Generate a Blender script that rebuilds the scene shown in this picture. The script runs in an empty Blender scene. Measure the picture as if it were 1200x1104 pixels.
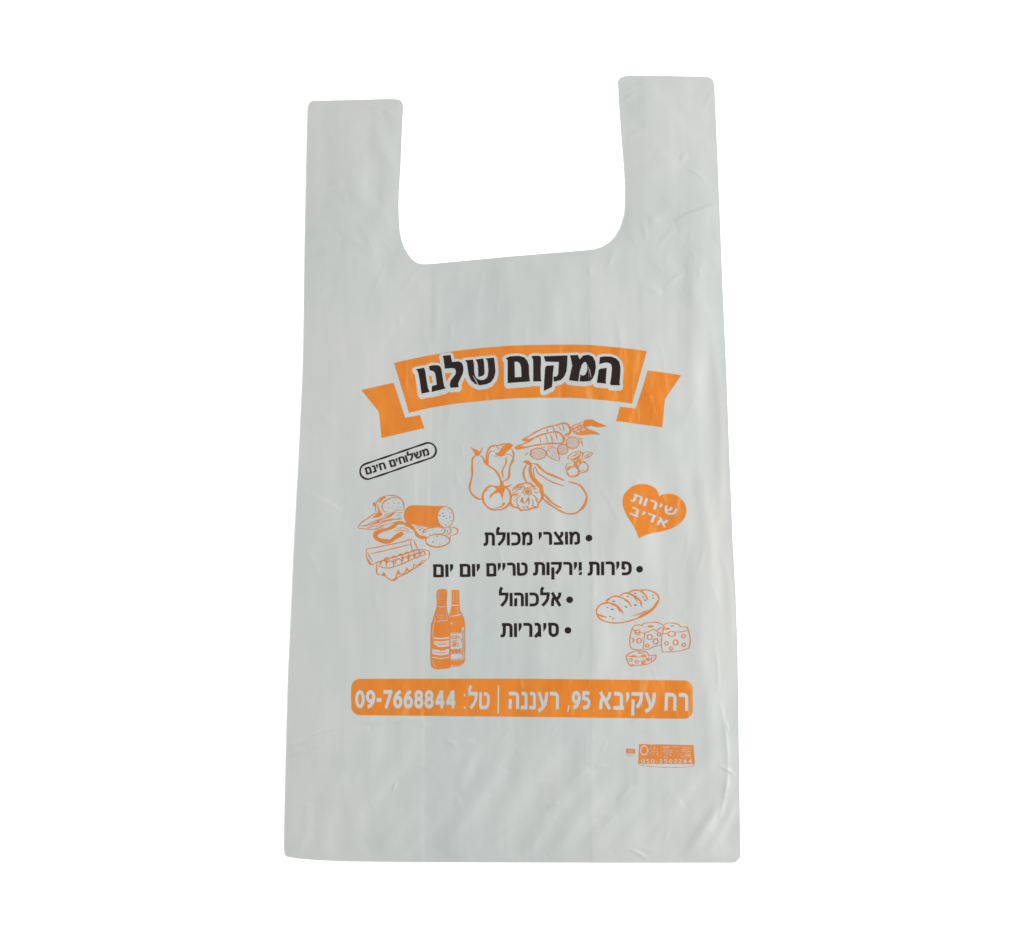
import bpy, math, random
import numpy as np
from mathutils import Vector
from mathutils.geometry import delaunay_2d_cdt

random.seed(7)
rng = np.random.default_rng(11)
S = bpy.context.scene
COL = S.collection
R = math.radians

# ------------------------------------------------------------------ camera
TILT = R(11.0)            # the bag lies flat, photographed from slightly below its middle
DIST = 1.0
cd = bpy.data.cameras.new('camera')
cd.sensor_width = 36.0
cd.lens = 50.0
cd.clip_start = 0.01
cd.clip_end = 100.0
cam = bpy.data.objects.new('camera', cd)
cam.location = (0.0, -math.sin(TILT) * DIST, math.cos(TILT) * DIST)
cam.rotation_euler = (TILT, 0.0, 0.0)
COL.objects.link(cam)
S.camera = cam

# ------------------------------------------------------------------ world, lamps, exposure
w = bpy.data.worlds.new('World')
S.world = w
w.use_nodes = True
bg = w.node_tree.nodes['Background']
bg.inputs[0].default_value = (0.985, 1.0, 0.995, 1)
bg.inputs[1].default_value = 0.52


def area(name, loc, target, size, power, color):
    l = bpy.data.lights.new(name, 'AREA')
    l.shape = 'SQUARE'
    l.size = size
    l.energy = power
    l.color = color
    o = bpy.data.objects.new(name, l)
    o.location = loc
    d = Vector(target) - Vector(loc)
    o.rotation_euler = d.to_track_quat('-Z', 'Y').to_euler()
    COL.objects.link(o)
    return o


area('softbox_lamp', (2.1, 0.15, 1.35), (0.05, -0.03, 0.0), 0.9, 97.0, (1.0, 0.995, 0.98))
area('added_fill_lamp', (-1.7, 0.35, 2.3), (-0.1, 0.0, 0.0), 1.2, 28.0, (0.98, 1.0, 0.99))  # added fill from the left, evens out floor and bag
S.view_settings.view_transform = 'Standard'
S.view_settings.look = 'None'
S.view_settings.gamma = 1.0
S.view_settings.use_curve_mapping = False
S.view_settings.exposure = 0.0

# ------------------------------------------------------------------ the plane the bag lies on
PXW = 36.0 / 50.0 / 1200.0


def world_xy(p):
    """measured photo position -> the point of the table plane it shows (numpy, n x 2)"""
    p = np.asarray(p, float)
    a = (p[:, 0] - 600.0) * PXW
    b = (552.0 - p[:, 1]) * PXW
    st, ct = math.sin(TILT), math.cos(TILT)
    y = b * DIST / (ct - b * st)
    x = a * (DIST + y * st)
    return np.stack([x, y], 1)


# ------------------------------------------------------------------ materials
def mat(name):
    m = bpy.data.materials.new(name)
    m.use_nodes = True
    return m, m.node_tree.nodes, m.node_tree.links, m.node_tree.nodes['Principled BSDF']


def film_material():
    m, n, l, b = mat('film')
    tc = n.new('ShaderNodeTexCoord')
    big = n.new('ShaderNodeTexNoise')
    big.inputs['Scale'].default_value = 9.0
    big.inputs['Detail'].default_value = 3.0
    big.inputs['Roughness'].default_value = 0.55
    l.new(tc.outputs['Object'], big.inputs['Vector'])
    mp = n.new('ShaderNodeMapping')
    mp.inputs['Scale'].default_value = (90.0, 13.0, 1.0)
    l.new(tc.outputs['Object'], mp.inputs['Vector'])
    streak = n.new('ShaderNodeTexNoise')
    streak.inputs['Scale'].default_value = 1.0
    streak.inputs['Detail'].default_value = 4.0
    l.new(mp.outputs['Vector'], streak.inputs['Vector'])
    r = n.new('ShaderNodeValToRGB')
    r.color_ramp.elements[0].position = 0.36
    r.color_ramp.elements[0].color = (0.356, 0.375, 0.368, 1)
    r.color_ramp.elements[1].position = 0.66
    r.color_ramp.elements[1].color = (0.388, 0.389, 0.381, 1)
    l.new(big.outputs['Fac'], r.inputs['Fac'])
    r2 = n.new('ShaderNodeValToRGB')
    r2.color_ramp.elements[0].position = 0.3
    r2.color_ramp.elements[0].color = (0.985, 0.987, 0.987, 1)
    r2.color_ramp.elements[1].position = 0.7
    r2.color_ramp.elements[1].color = (1, 1, 1, 1)
    l.new(streak.outputs['Fac'], r2.inputs['Fac'])
    mx = n.new('ShaderNodeMix')
    mx.data_type = 'RGBA'
    mx.blend_type = 'MULTIPLY'
    mx.inputs[0].default_value = 1.0
    l.new(r.outputs['Color'], mx.inputs[6])
    l.new(r2.outputs['Color'], mx.inputs[7])
    at = n.new('ShaderNodeAttribute')
    at.attribute_name = 'plies'
    r3 = n.new('ShaderNodeValToRGB')
    r3.color_ramp.elements[0].color = (0.945, 0.965, 0.965, 1)
    r3.color_ramp.elements[1].color = (1.0, 1.0, 0.998, 1)
    l.new(at.outputs['Fac'], r3.inputs['Fac'])
    mx2 = n.new('ShaderNodeMix')
    mx2.data_type = 'RGBA'
    mx2.blend_type = 'MULTIPLY'
    mx2.inputs[0].default_value = 1.0
    l.new(mx.outputs[2], mx2.inputs[6])
    l.new(r3.outputs['Color'], mx2.inputs[7])
    l.new(mx2.outputs[2], b.inputs['Base Color'])
    rr_ = n.new('ShaderNodeMapRange')
    rr_.inputs['From Min'].default_value = 0.35
    rr_.inputs['From Max'].default_value = 0.65
    rr_.inputs['To Min'].default_value = 0.34
    rr_.inputs['To Max'].default_value = 0.46
    l.new(streak.outputs['Fac'], rr_.inputs['Value'])
    l.new(rr_.outputs['Result'], b.inputs['Roughness'])
    b.inputs['Specular IOR Level'].default_value = 0.42
    # fine crinkle of thin film
    fine = n.new('ShaderNodeTexNoise')
    fine.inputs['Scale'].default_value = 330.0
    fine.inputs['Detail'].default_value = 3.0
    l.new(tc.outputs['Object'], fine.inputs['Vector'])
    ad = n.new('ShaderNodeMath')
    ad.operation = 'ADD'
    l.new(fine.outputs['Fac'], ad.inputs[0])
    l.new(streak.outputs['Fac'], ad.inputs[1])
    bp = n.new('ShaderNodeBump')
    bp.inputs['Strength'].default_value = 0.12
    bp.inputs['Distance'].default_value = 0.00025
    l.new(ad.outputs[0], bp.inputs['Height'])
    mp2 = n.new('ShaderNodeMapping')
    mp2.inputs['Scale'].default_value = (34.0, 15.0, 1.0)
    mp2.inputs['Rotation'].default_value = (0, 0, 0.12)
    l.new(tc.outputs['Object'], mp2.inputs['Vector'])
    cr = n.new('ShaderNodeTexNoise')
    cr.noise_type = 'RIDGED_MULTIFRACTAL'
    cr.inputs['Scale'].default_value = 1.0
    cr.inputs['Detail'].default_value = 3.5
    cr.inputs['Roughness'].default_value = 0.5
    cr.inputs['Distortion'].default_value = 0.9
    l.new(mp2.outputs['Vector'], cr.inputs['Vector'])
    bp2 = n.new('ShaderNodeBump')
    bp2.inputs['Strength'].default_value = 0.30
    bp2.inputs['Distance'].default_value = 0.0006
    l.new(cr.outputs['Fac'], bp2.inputs['Height'])
    l.new(bp.outputs['Normal'], bp2.inputs['Normal'])
    l.new(bp2.outputs['Normal'], b.inputs['Normal'])
    return m


def ink_material(name, c0, c1, rough, spec, sheen_wear=None):
    m, n, l, b = mat(name)
    tc = n.new('ShaderNodeTexCoord')
    mp = n.new('ShaderNodeMapping')
    mp.inputs['Scale'].default_value = (75.0, 32.0, 1.0)
    l.new(tc.outputs['Object'], mp.inputs['Vector'])
    t = n.new('ShaderNodeTexNoise')
    t.inputs['Scale'].default_value = 1.0
    t.inputs['Detail'].default_value = 5.0
    t.inputs['Roughness'].default_value = 0.6
    l.new(mp.outputs['Vector'], t.inputs['Vector'])
    r = n.new('ShaderNodeValToRGB')
    r.color_ramp.elements[0].position = 0.35
    r.color_ramp.elements[0].color = c0
    r.color_ramp.elements[1].position = 0.75
    r.color_ramp.elements[1].color = c1
    l.new(t.outputs['Fac'], r.inputs['Fac'])
    if sheen_wear:
        # fold sheen and thin ink painted as paler colour streaks, more on the right
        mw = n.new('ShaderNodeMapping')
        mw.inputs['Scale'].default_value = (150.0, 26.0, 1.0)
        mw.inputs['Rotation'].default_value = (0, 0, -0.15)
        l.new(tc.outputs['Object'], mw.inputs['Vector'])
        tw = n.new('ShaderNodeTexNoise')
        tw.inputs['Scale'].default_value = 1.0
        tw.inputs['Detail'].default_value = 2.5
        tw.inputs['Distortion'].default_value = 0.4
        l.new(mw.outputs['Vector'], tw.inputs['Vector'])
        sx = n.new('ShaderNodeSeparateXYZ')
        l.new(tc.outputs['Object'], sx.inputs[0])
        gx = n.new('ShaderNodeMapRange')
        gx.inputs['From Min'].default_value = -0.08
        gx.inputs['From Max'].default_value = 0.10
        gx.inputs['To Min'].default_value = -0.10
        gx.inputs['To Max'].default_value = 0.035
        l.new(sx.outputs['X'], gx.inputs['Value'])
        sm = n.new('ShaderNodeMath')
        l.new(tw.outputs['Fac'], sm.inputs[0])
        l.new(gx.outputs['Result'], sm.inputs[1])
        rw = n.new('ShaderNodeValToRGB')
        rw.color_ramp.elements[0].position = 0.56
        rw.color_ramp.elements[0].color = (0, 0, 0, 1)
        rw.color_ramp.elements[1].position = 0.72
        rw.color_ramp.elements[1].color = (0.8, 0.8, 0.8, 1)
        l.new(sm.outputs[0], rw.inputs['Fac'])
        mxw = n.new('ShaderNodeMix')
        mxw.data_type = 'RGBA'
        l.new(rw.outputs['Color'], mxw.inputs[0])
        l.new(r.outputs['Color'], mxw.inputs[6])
        mxw.inputs[7].default_value = sheen_wear
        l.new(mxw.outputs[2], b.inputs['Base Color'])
    else:
        l.new(r.outputs['Color'], b.inputs['Base Color'])
    b.inputs['Roughness'].default_value = rough
    b.inputs['Specular IOR Level'].default_value = spec
    bp = n.new('ShaderNodeBump')
    bp.inputs['Strength'].default_value = 0.3
    bp.inputs['Distance'].default_value = 0.0002
    l.new(t.outputs['Fac'], bp.inputs['Height'])
    l.new(bp.outputs['Normal'], b.inputs['Normal'])
    return m


FILM = film_material()
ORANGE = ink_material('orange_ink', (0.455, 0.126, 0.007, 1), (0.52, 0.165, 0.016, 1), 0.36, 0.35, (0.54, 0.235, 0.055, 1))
LINE = ink_material('orange_line_ink', (0.44, 0.130, 0.016, 1), (0.48, 0.155, 0.026, 1), 0.45, 0.25)
BLACK = ink_material('black_ink', (0.008, 0.0035, 0.003, 1), (0.015, 0.008, 0.0065, 1), 0.42, 0.2)

m, n, l, b = mat('white_paper')
tx = n.new('ShaderNodeTexNoise')
tx.inputs['Scale'].default_value = 40.0
rp = n.new('ShaderNodeValToRGB')
rp.color_ramp.elements[0].color = (0.945, 0.945, 0.945, 1)
rp.color_ramp.elements[1].color = (0.96, 0.96, 0.96, 1)
l.new(tx.outputs['Fac'], rp.inputs['Fac'])
l.new(rp.outputs['Color'], b.inputs['Base Color'])
b.inputs['Roughness'].default_value = 0.8
b.inputs['Specular IOR Level'].default_value = 0.3
PAPER = m

# ------------------------------------------------------------------ floor
me = bpy.data.meshes.new('floor')
me.from_pydata([(-8, -8, 0), (8, -8, 0), (8, 8, 0), (-8, 8, 0)], [], [(0, 1, 2, 3)])
me.materials.append(PAPER)
fl = bpy.data.objects.new('floor', me)
fl['kind'] = 'structure'
fl['label'] = 'plain white surface under the bag'
COL.objects.link(fl)

# ------------------------------------------------------------------ outline of the bag, as measured
OUT = [(366.4, 118.6), (459.1, 116.2), (467.8, 117.1), (471.0, 119.6), (472.5, 124.9), (471.3, 146.7), (469.3, 195.9),
       (467.4, 224.9), (467.1, 240), (467.4, 256), (468.6, 272), (470.4, 281), (473.4, 290), (478, 298), (481.5, 302.6), (485.2, 306),
       (489.5, 308.6), (494.5, 309.7), (501, 309.7), (508.4, 309.2), (600, 300.6), (689.9, 293.2), (697.5, 292.1), (704.3, 290.1), (710.5, 287),
       (715.9, 283.1), (720.8, 277.8), (724.8, 271.6), (728.2, 264.5), (730.6, 256.8), (732.1, 250), (732.9, 242.3), (733.3, 219.1), (731.9, 195.9),
       (729, 161.2), (726.4, 123.5), (724.9, 96.5), (725.6, 93.4), (727.8, 91.2), (733, 89.4), (739.1, 88.8), (780, 89.2), (829, 90.3), (833.3, 92),
       (836.0, 95.6), (836.7, 100), (837.7, 112), (840.6, 180), (843.5, 253.9), (846.5, 330), (849.5, 400), (851.3, 440.8), (854.8, 535.9), (858.8, 639),
       (862.2, 700), (864.2, 759.8), (865.2, 819.5), (866.2, 909), (867.2, 969), (867.6, 1003.5), (866.4, 1005.8), (862.6, 1010), (860.6, 1010.9), (740, 1011),
       (618.9, 1010.8), (500, 1010.4), (409.7, 1009.4), (373.8, 1008), (349.9, 1006), (337.5, 1003.8), (335.2, 1002.6), (334, 999.4), (333.4, 992), (333.8, 961),
       (336, 874), (338.4, 787), (342.7, 698), (346, 626), (349.7, 554), (353.4, 481), (355.4, 438), (356.3, 390), (356.9, 330),
       (358, 268.4), (359.4, 195.9), (361, 130), (361.8, 124), (363.2, 120.6)]


def densify(poly, step, closed=True):
    out = []
    n_ = len(poly)
    for i in range(n_ if closed else n_ - 1):
        a, b_ = poly[i], poly[(i + 1) % n_]
        k = max(1, int(math.hypot(b_[0] - a[0], b_[1] - a[1]) / step))
        for j in range(k):
            t = j / k
            out.append((a[0] + (b_[0] - a[0]) * t, a[1] + (b_[1] - a[1]) * t))
    if not closed:
        out.append(poly[-1])
    return out


OUT_A = np.array(OUT)


def dist_outline(P):
    d = np.full(len(P), 1e9)
    for i in range(len(OUT_A)):
        a, b_ = OUT_A[i], OUT_A[(i + 1) % len(OUT_A)]
        ab = b_ - a
        t = np.clip(((P - a) @ ab) / (ab @ ab), 0, 1)
        q = P - (a + t[:, None] * ab)
        d = np.minimum(d, np.hypot(q[:, 0], q[:, 1]))
    return d


def vnoise_table(seed):
    return np.random.default_rng(seed).uniform(-1, 1, (256, 256))


def vnoise(x, y, tab):
    xi, yi = np.floor(x).astype(int), np.floor(y).astype(int)
    fx, fy = x - xi, y - yi
    fx = fx ** 3 * (fx * (fx * 6 - 15) + 10)
    fy = fy ** 3 * (fy * (fy * 6 - 15) + 10)
    g = lambda i, j: tab[i & 255, j & 255]
    return (g(xi, yi) * (1 - fx) + g(xi + 1, yi) * fx) * (1 - fy) + (g(xi, yi + 1) * (1 - fx) + g(xi + 1, yi + 1) * fx) * fy


TABS = [vnoise_table(s) for s in range(8)]


def sstep(x):
    x = np.clip(x, 0, 1)
    return x * x * (3 - 2 * x)


# creases: u0 v0 u1 v1 width height(mm) kind   ('g' soft roll, 's' sharp fold, 'e' one-sided edge)
CREASES = [
    # left handle
    (428, 121, 472, 143, 3.2, 0.45, 's'), (432, 128, 446, 134, 2.6, 0.3, 'g'), (450, 184, 464, 190, 3, 0.35, 's'), (386, 214, 402, 221, 5, 0.4, 'g'),
    (359, 270, 400, 276, 5, 0.55, 'e'), (398, 276, 440, 300, 5, 0.45, 'g'), (420, 262, 440, 300, 3, 0.35, 's'), (375, 190, 430, 214, 8, 0.4, 'g'),
    (410, 232, 452, 250, 6, 0.35, 'g'), (440, 150, 466, 236, 10, 0.4, 'g'), (445, 283, 462, 296, 3, 0.4, 's'), (357, 305, 430, 300, 9, 0.4, 'g'),
    # right handle
    (726, 112, 762, 96, 3.2, 0.45, 's'), (729, 120, 748, 108, 3, 0.3, 'g'), (735, 163, 752, 154, 3, 0.4, 's'), (796, 187, 806, 184, 4, 0.4, 'g'),
    (790, 258, 846, 238, 5, 0.65, 'e'), (760, 262, 784, 246, 6, 0.4, 'g'), (838, 272, 844, 292, 2, 0.35, 's'), (770, 292, 790, 268, 3.5, 0.5, 's'),
    (740, 210, 800, 190, 9, 0.35, 'g'), (752, 262, 757, 284, 3, 0.4, 's'), (778, 340, 803, 318, 3.5, 0.5, 's'), (710, 320, 722, 292, 4, 0.45, 's'),
    (752, 334, 775, 345, 4, 0.35, 'g'), (806, 300, 812, 360, 8, 0.45, 'g'), (842, 320, 846, 392, 2.5, 0.45, 's'),
    # upper body
    (510, 312, 506, 420, 5, 0.25, 'g'), (600, 330, 582, 470, 8, 0.3, 'g'), (640, 330, 648, 400, 8, 0.3, 'g'), (720, 360, 728, 470, 5, 0.55, 's'),
    (745, 405, 738, 455, 3.5, 0.55, 's'), (700, 400, 705, 520, 9, 0.4, 'g'), (590, 405, 591, 475, 2.6, 0.4, 's'), (690, 400, 693, 470, 3, 0.35, 's'),
    (757, 455, 762, 470, 2.0, 0.5, 's'), (762, 470, 764, 498, 2.6, 0.4, 's'), (776, 436, 777, 460, 3.5, 0.4, 's'), (550, 320, 560, 390, 10, 0.25, 'g'),
    # right side rolls
    (800, 360, 812, 560, 9, 0.5, 'g'), (828, 360, 842, 620, 6, 0.45, 'g'), (780, 500, 800, 640, 12, 0.6, 'g'), (815, 540, 832, 720, 9, 0.6, 'g'),
    (845, 640, 858, 760, 5, 0.3, 'g'), (760, 420, 770, 600, 12, 0.5, 'g'), (843, 820, 852, 925, 3, 0.65, 's'), (852, 905, 842, 960, 3, 0.55, 's'),
    (850, 845, 853, 858, 1.6, 0.3, 's'), (845, 935, 800, 1005, 7, 0.7, 'g'), (866, 930, 828, 1000, 6, 0.5, 'g'), (820, 760, 830, 900, 10, 0.4, 'g'),
    # left side
    (348, 572, 402, 598, 4.5, 0.5, 'e'), (352, 482, 396, 500, 6, 0.4, 'g'), (344, 690, 420, 670, 8, 0.35, 'g'), (338, 872, 432, 850, 4.5, 0.45, 'e'),
    (430, 850, 500, 842, 4, 0.3, 'g'), (362, 940, 352, 1000, 7, 0.45, 'g'), (390, 900, 372, 1000, 12, 0.5, 'g'), (460, 928, 466, 915, 2, 0.5, 's'),
    (365, 330, 400, 420, 14, 0.45, 'g'), (450, 320, 440, 420, 16, 0.45, 'g'), (372, 740, 376, 900, 12, 0.35, 'g'),
    # bottom middle, pulled diagonally
    (575, 988, 642, 952, 4, 0.6, 's'), (520, 1000, 590, 900, 12, 0.7, 'g'), (560, 1006, 640, 880, 13, 0.7, 'g'), (612, 1004, 690, 900, 11, 0.55, 'g'),
    (540, 930, 560, 870, 8, 0.5, 'g'), (640, 1000, 700, 962, 8, 0.5, 'g'), (664, 920, 690, 900, 4, 0.4, 's'), (640, 945, 655, 940, 2, 0.4, 's'),
    (430, 990, 500, 955, 12, 0.45, 'g'), (720, 1000, 800, 940, 14, 0.5, 'g'), (590, 862, 575, 930, 10, 0.45, 'g'),
    # middle, faint diagonals beside the bottles and under the list
    (520, 780, 600, 735, 8, 0.35, 'g'), (540, 800, 640, 770, 10, 0.4, 'g'), (548, 735, 585, 712, 5, 0.3, 'g'), (600, 815, 650, 796, 5, 0.35, 's'),
    (735, 838, 760, 800, 4, 0.35, 's'), (690, 812, 720, 800, 6, 0.35, 'g'), (455, 845, 470, 800, 9, 0.3, 'g'), (742, 574, 748, 562, 2, 0.4, 's'),
    (560, 500, 566, 600, 12, 0.3, 'g'), (640, 560, 650, 700, 14, 0.35, 'g'), (470, 520, 480, 640, 12, 0.3, 'g'),
]

# short irregular wrinkles left from folding and handling
for _ in range(300):
    cx_, cy_ = rng.uniform(345, 860), rng.uniform(100, 1005)
    if cy_ < 310 and 470 < cx_ < 728:
        continue
    zone = 'strap' if cy_ < 320 else ('foot' if cy_ > 830 else 'mid')
    an = {'strap': rng.choice([-0.5, 0.45, 1.3]), 'foot': rng.choice([-0.9, -0.6, 0.3]), 'mid': rng.choice([1.5, 1.62, 1.4, -0.35])}[zone] + rng.normal(0, 0.25)
    ln = rng.uniform(9, 34) if zone != 'mid' else rng.uniform(14, 70)
    am = rng.uniform(0.06, 0.22) * (0.85 if zone == 'mid' else 1.1) * (1.5 if rng.random() < 0.1 else 1.0)
    CREASES.append((cx_ - math.cos(an) * ln / 2, cy_ - math.sin(an) * ln / 2, cx_ + math.cos(an) * ln / 2, cy_ + math.sin(an) * ln / 2,
                    rng.uniform(1.9, 3.8), am, 's' if rng.random() < 0.7 else 'g'))


def height(P):
    """relief of the upper film (metres) at measured positions"""
    P = np.asarray(P, float)
    u, v = P[:, 0], P[:, 1]
    d = dist_outline(P)
    edge = 1 - np.exp(-d / 9.0)
    h = np.full(len(P), 0.00035)
    h += 0.0016 * (1 - np.exp(-d / 45.0))
    # the folded side gussets lie under the film: a step where their inner folds end
    gl = 506 - 10 * sstep((v - 330) / 650) + 1.2 * np.sin(v / 70)
    gr = 690 + 3 * sstep((v - 330) / 500) + 1.0 * np.sin(v / 55 + 1)
    body = sstep((v - 290) / 30)
    left = 1 - sstep((u - gl + 2.5) / 5.0)
    right = sstep((u - gr + 2.5) / 5.0)
    fade = 0.55 + 0.45 * np.sin(v / 47.0 + 0.4) * np.sin(v / 113.0 + 2.0)
    h += 0.00030 * np.maximum(left, right) * body * fade
    h += 0.00012 * (1 - body)
    # soft cockling of the film
    h += edge * 0.00075 * vnoise(u / 46 + 3, v / 120 + 1, TABS[0])
    h += edge * 0.00026 * vnoise(u / 19 + 9, v / 75 + 4, TABS[1])
    h += edge * 0.00030 * vnoise(u / 27 + 2, v / 60 + 7, TABS[6]) * (0.5 + 0.5 * vnoise(u / 90, v / 90, TABS[7]))
    h += edge * 0.00003 * vnoise(u / 7, v / 38, TABS[2])
    h += edge * 0.00022 * vnoise((u + v * 0.7) / 30, (v - u * 0.7) / 60, TABS[3])
    strap = 1 - sstep((v - 300) / 90)
    h += edge * strap * 0.00034 * vnoise((u - v * 0.8) / 24, (v + u * 0.5) / 40, TABS[4])
    foot = sstep((v - 840) / 80)
    h += edge * foot * 0.00055 * vnoise((u + v * 0.9) / 24, (v - u * 0.9) / 70, TABS[5])
    c = np.zeros(len(P))
    for (a0, b0, a1, b1, wd, amp, kind) in CREASES:
        if min(b0, b1) > 840:
            amp *= 1.55
        dx, dy = a1 - a0, b1 - b0
        L = math.hypot(dx, dy)
        t = ((u - a0) * dx + (v - b0) * dy) / (L * L)
        s = ((u - a0) * -dy + (v - b0) * dx) / L
        s = s + 0.12 * L * np.sin(np.clip(t, 0, 1) * math.pi) * 0.3
        msk = (t > -0.1) & (t < 1.1) & (np.abs(s) < wd * 5)
        tt = np.clip(t[msk], 0, 1)
        tap = np.sin(tt * math.pi) ** 0.7 if kind != 'e' else np.sin(tt * math.pi) ** 0.5
        ss = np.abs(s[msk]) / wd
        if kind == 'g':
            prof = np.exp(-ss ** 2)
        elif kind == 's':
            prof = np.exp(-np.sqrt(ss ** 2 + 0.12) * 1.4)
        else:
            q = s[msk] / wd
            prof = sstep(q + 0.5) * np.exp(-np.clip(q - 0.5, 0, 9) / 3.0)
        prof = prof * sstep((5 - ss) / 2.5)     # dies out smoothly on both sides
        c[msk] += amp * 0.001 * prof * tap
    h += c * (0.25 + 0.75 * edge) * 1.0
    return h


def plies(P):
    """1 where the folded gusset doubles the film (four layers, more opaque), 0 where there are two"""
    u, v = P[:, 0], P[:, 1]
    gl = 506 - 10 * sstep((v - 330) / 650) + 1.2 * np.sin(v / 70)
    gr = 690 + 3 * sstep((v - 330) / 500) + 1.0 * np.sin(v / 55 + 1)
    return np.maximum(1 - sstep((u - gl + 1.5) / 3.0), sstep((u - gr + 1.5) / 3.0))


def lift(P, eps):
    P = np.asarray(P, float)
    xy = world_xy(P)
    z = height(P) + eps
    return [(float(x), float(y), float(zz)) for (x, y), zz in zip(xy, z)]


def vertex_normals(P):
    e = 0.7
    P = np.asarray(P, float)
    A = np.array(lift(P + [e, 0], 0)) - np.array(lift(P - [e, 0], 0))
    B = np.array(lift(P - [0, e], 0)) - np.array(lift(P + [0, e], 0))
    N = np.cross(A, B)
    N /= np.linalg.norm(N, axis=1)[:, None]
    return N


def make_obj(name, P, faces, material, parent, eps, extra=None, normals=True):
    """a sheet lying on the film; P measured positions, eps its height above the film"""
    P = np.asarray(P, float)
    V = lift(P, 0.0)
    e = np.broadcast_to(np.asarray(eps, float), (len(P),))
    V = [(x, y, z + float(k)) for (x, y, z), k in zip(V, e)]
    me_ = bpy.data.meshes.new(name)
    nv = len(V)
    fs = [list(f) for f in faces]
    if extra:
        V += extra[0]
        fs += extra[1]
    me_.from_pydata(V, [], fs)
    me_.materials.append(material)
    me_.polygons.foreach_set('use_smooth', [True] * len(me_.polygons))
    if normals:
        N = vertex_normals(P).tolist()
        if extra:
            N += extra[2]
        me_.normals_split_custom_set_from_vertices(N)
    if material is FILM:
        pl = plies(P).tolist() + ([1.0] * len(extra[0]) if extra else [])
        at = me_.attributes.new('plies', 'FLOAT', 'POINT')
        at.data.foreach_set('value', pl)
    me_.update()
    o = bpy.data.objects.new(name, me_)
    o.parent = parent
    COL.objects.link(o)
    return o


def ccw(f, P):
    a, b_, c = (P[i] for i in f[:3])
    s = (b_[0] - a[0]) * (c[1] - a[1]) - (b_[1] - a[1]) * (c[0] - a[0])
    return f if s < 0 else f[::-1]     # image y points down


def inside(P, poly):
    P = np.asarray(P, float)
    r = np.zeros(len(P), bool)
    n_ = len(poly)
    for i in range(n_):
        (x0, y0), (x1, y1) = poly[i], poly[(i + 1) % n_]
        if y0 == y1:
            continue
        c = (y0 > P[:, 1]) != (y1 > P[:, 1])
        r ^= c & (P[:, 0] < (x1 - x0) * (P[:, 1] - y0) / (y1 - y0) + x0)
    return r


# ------------------------------------------------------------------ the bag itself
bag = bpy.data.objects.new('carrier_bag', None)
bag['label'] = 'white plastic carrier bag with orange and black grocery print lying flat on a white surface'
bag['category'] = 'carrier bag'
bag.location = (0, 0, 0)
COL.objects.link(bag)


def build_film():
    border = densify(OUT, 2.6)
    nb = len(border)
    gx, gy = np.meshgrid(np.arange(330, 872, 1.9), np.arange(86, 1014, 1.9))
    gx = gx + (np.arange(gx.shape[0]) % 2)[:, None] * 0.95
    G = np.stack([gx.ravel(), gy.ravel()], 1)
    G = G[inside(G, OUT)]
    G = G[dist_outline(G) > 1.5]
    # the two lines where the handles begin
    cutL = densify([(357.2, 303.0), (483.2, 304.4)], 2.4, False)
    cutR = densify([(708.0, 288.4), (844.9, 288.4)], 2.4, False)
    keep = np.ones(len(G), bool)
    for cut in (cutL, cutR):
        c = np.array(cut)
        m_ = (G[:, 0] > c[:, 0].min() - 2) & (G[:, 0] < c[:, 0].max() + 2) & (np.abs(G[:, 1] - c[:, 1].mean()) < 2.2)
        keep &= ~m_
    G = G[keep]
    verts = [Vector(p) for p in border] + [Vector(p) for p in cutL] + [Vector(p) for p in cutR] + [Vector(p) for p in G.tolist()]
    edges = []
    o1 = nb
    edges += [(o1 + i, o1 + i + 1) for i in range(len(cutL) - 1)]
    o2 = nb + len(cutL)
    edges += [(o2 + i, o2 + i + 1) for i in range(len(cutR) - 1)]
    V, E, F, ov, oe, of = delaunay_2d_cdt(verts, edges, [list(range(nb))], 0, 1e-3, True)
    V = [(p.x, p.y) for p in V]
    F = [ccw(f, V) for f, q in zip(F, of) if q]
    cen = np.array([np.mean([V[i] for i in f], axis=0) for f in F])
    isL = (cen[:, 0] < 484) & (cen[:, 1] < 303.0 + (cen[:, 0] - 357.2) * (1.4 / 126))
    isR = (cen[:, 0] > 707) & (cen[:, 1] < 288.4)
    bset = {}
    for i, p in enumerate(V):
        bset[i] = p
    for nm, sel in (('front_panel', ~(isL | isR)), ('handle', isL), ('handle', isR)):
        fs = [F[i] for i in np.nonzero(sel)[0]]
        ids = sorted({i for f in fs for i in f})
        mp = {k: j for j, k in enumerate(ids)}
        P = [V[i] for i in ids]
        fs = [[mp[i] for i in f] for f in fs]
        # folded rim: a short wall from the film's edge to the surface
        ec = {}
        for f in fs:
            for a, b_ in zip(f, f[1:] + f[:1]):
                k = (min(a, b_), max(a, b_))
                ec.setdefault(k, []).append((a, b_))
        rim = [e[0] for e in ec.values() if len(e) == 1]
        dd = dist_outline(np.array(P))
        rim = [(a, b_) for a, b_ in rim if dd[a] < 0.2 and dd[b_] < 0.2]
        top = lift(np.array(P), 0.0)
        wv, wf, wn, idx = [], [], [], {}
        base = len(P)
        for a, b_ in rim:
            ax, ay, az = top[a]
            bx, by, bz = top[b_]
            k = base + len(wv)
            wv += [(ax, ay, az), (bx, by, bz), (bx, by, 0.00002), (ax, ay, 0.00002)]
            t = Vector((bx - ax, by - ay, 0))
            nn = Vector((t.y, -t.x, 0)).normalized()
            wn += [tuple(nn)] * 4
            wf.append([k + 3, k + 2, k + 1, k])
        make_obj(nm, P, fs, FILM, bag, 0.0, (wv, wf, wn))


build_film()


# ------------------------------------------------------------------ drawing kit
EPS = 0.00013


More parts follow.
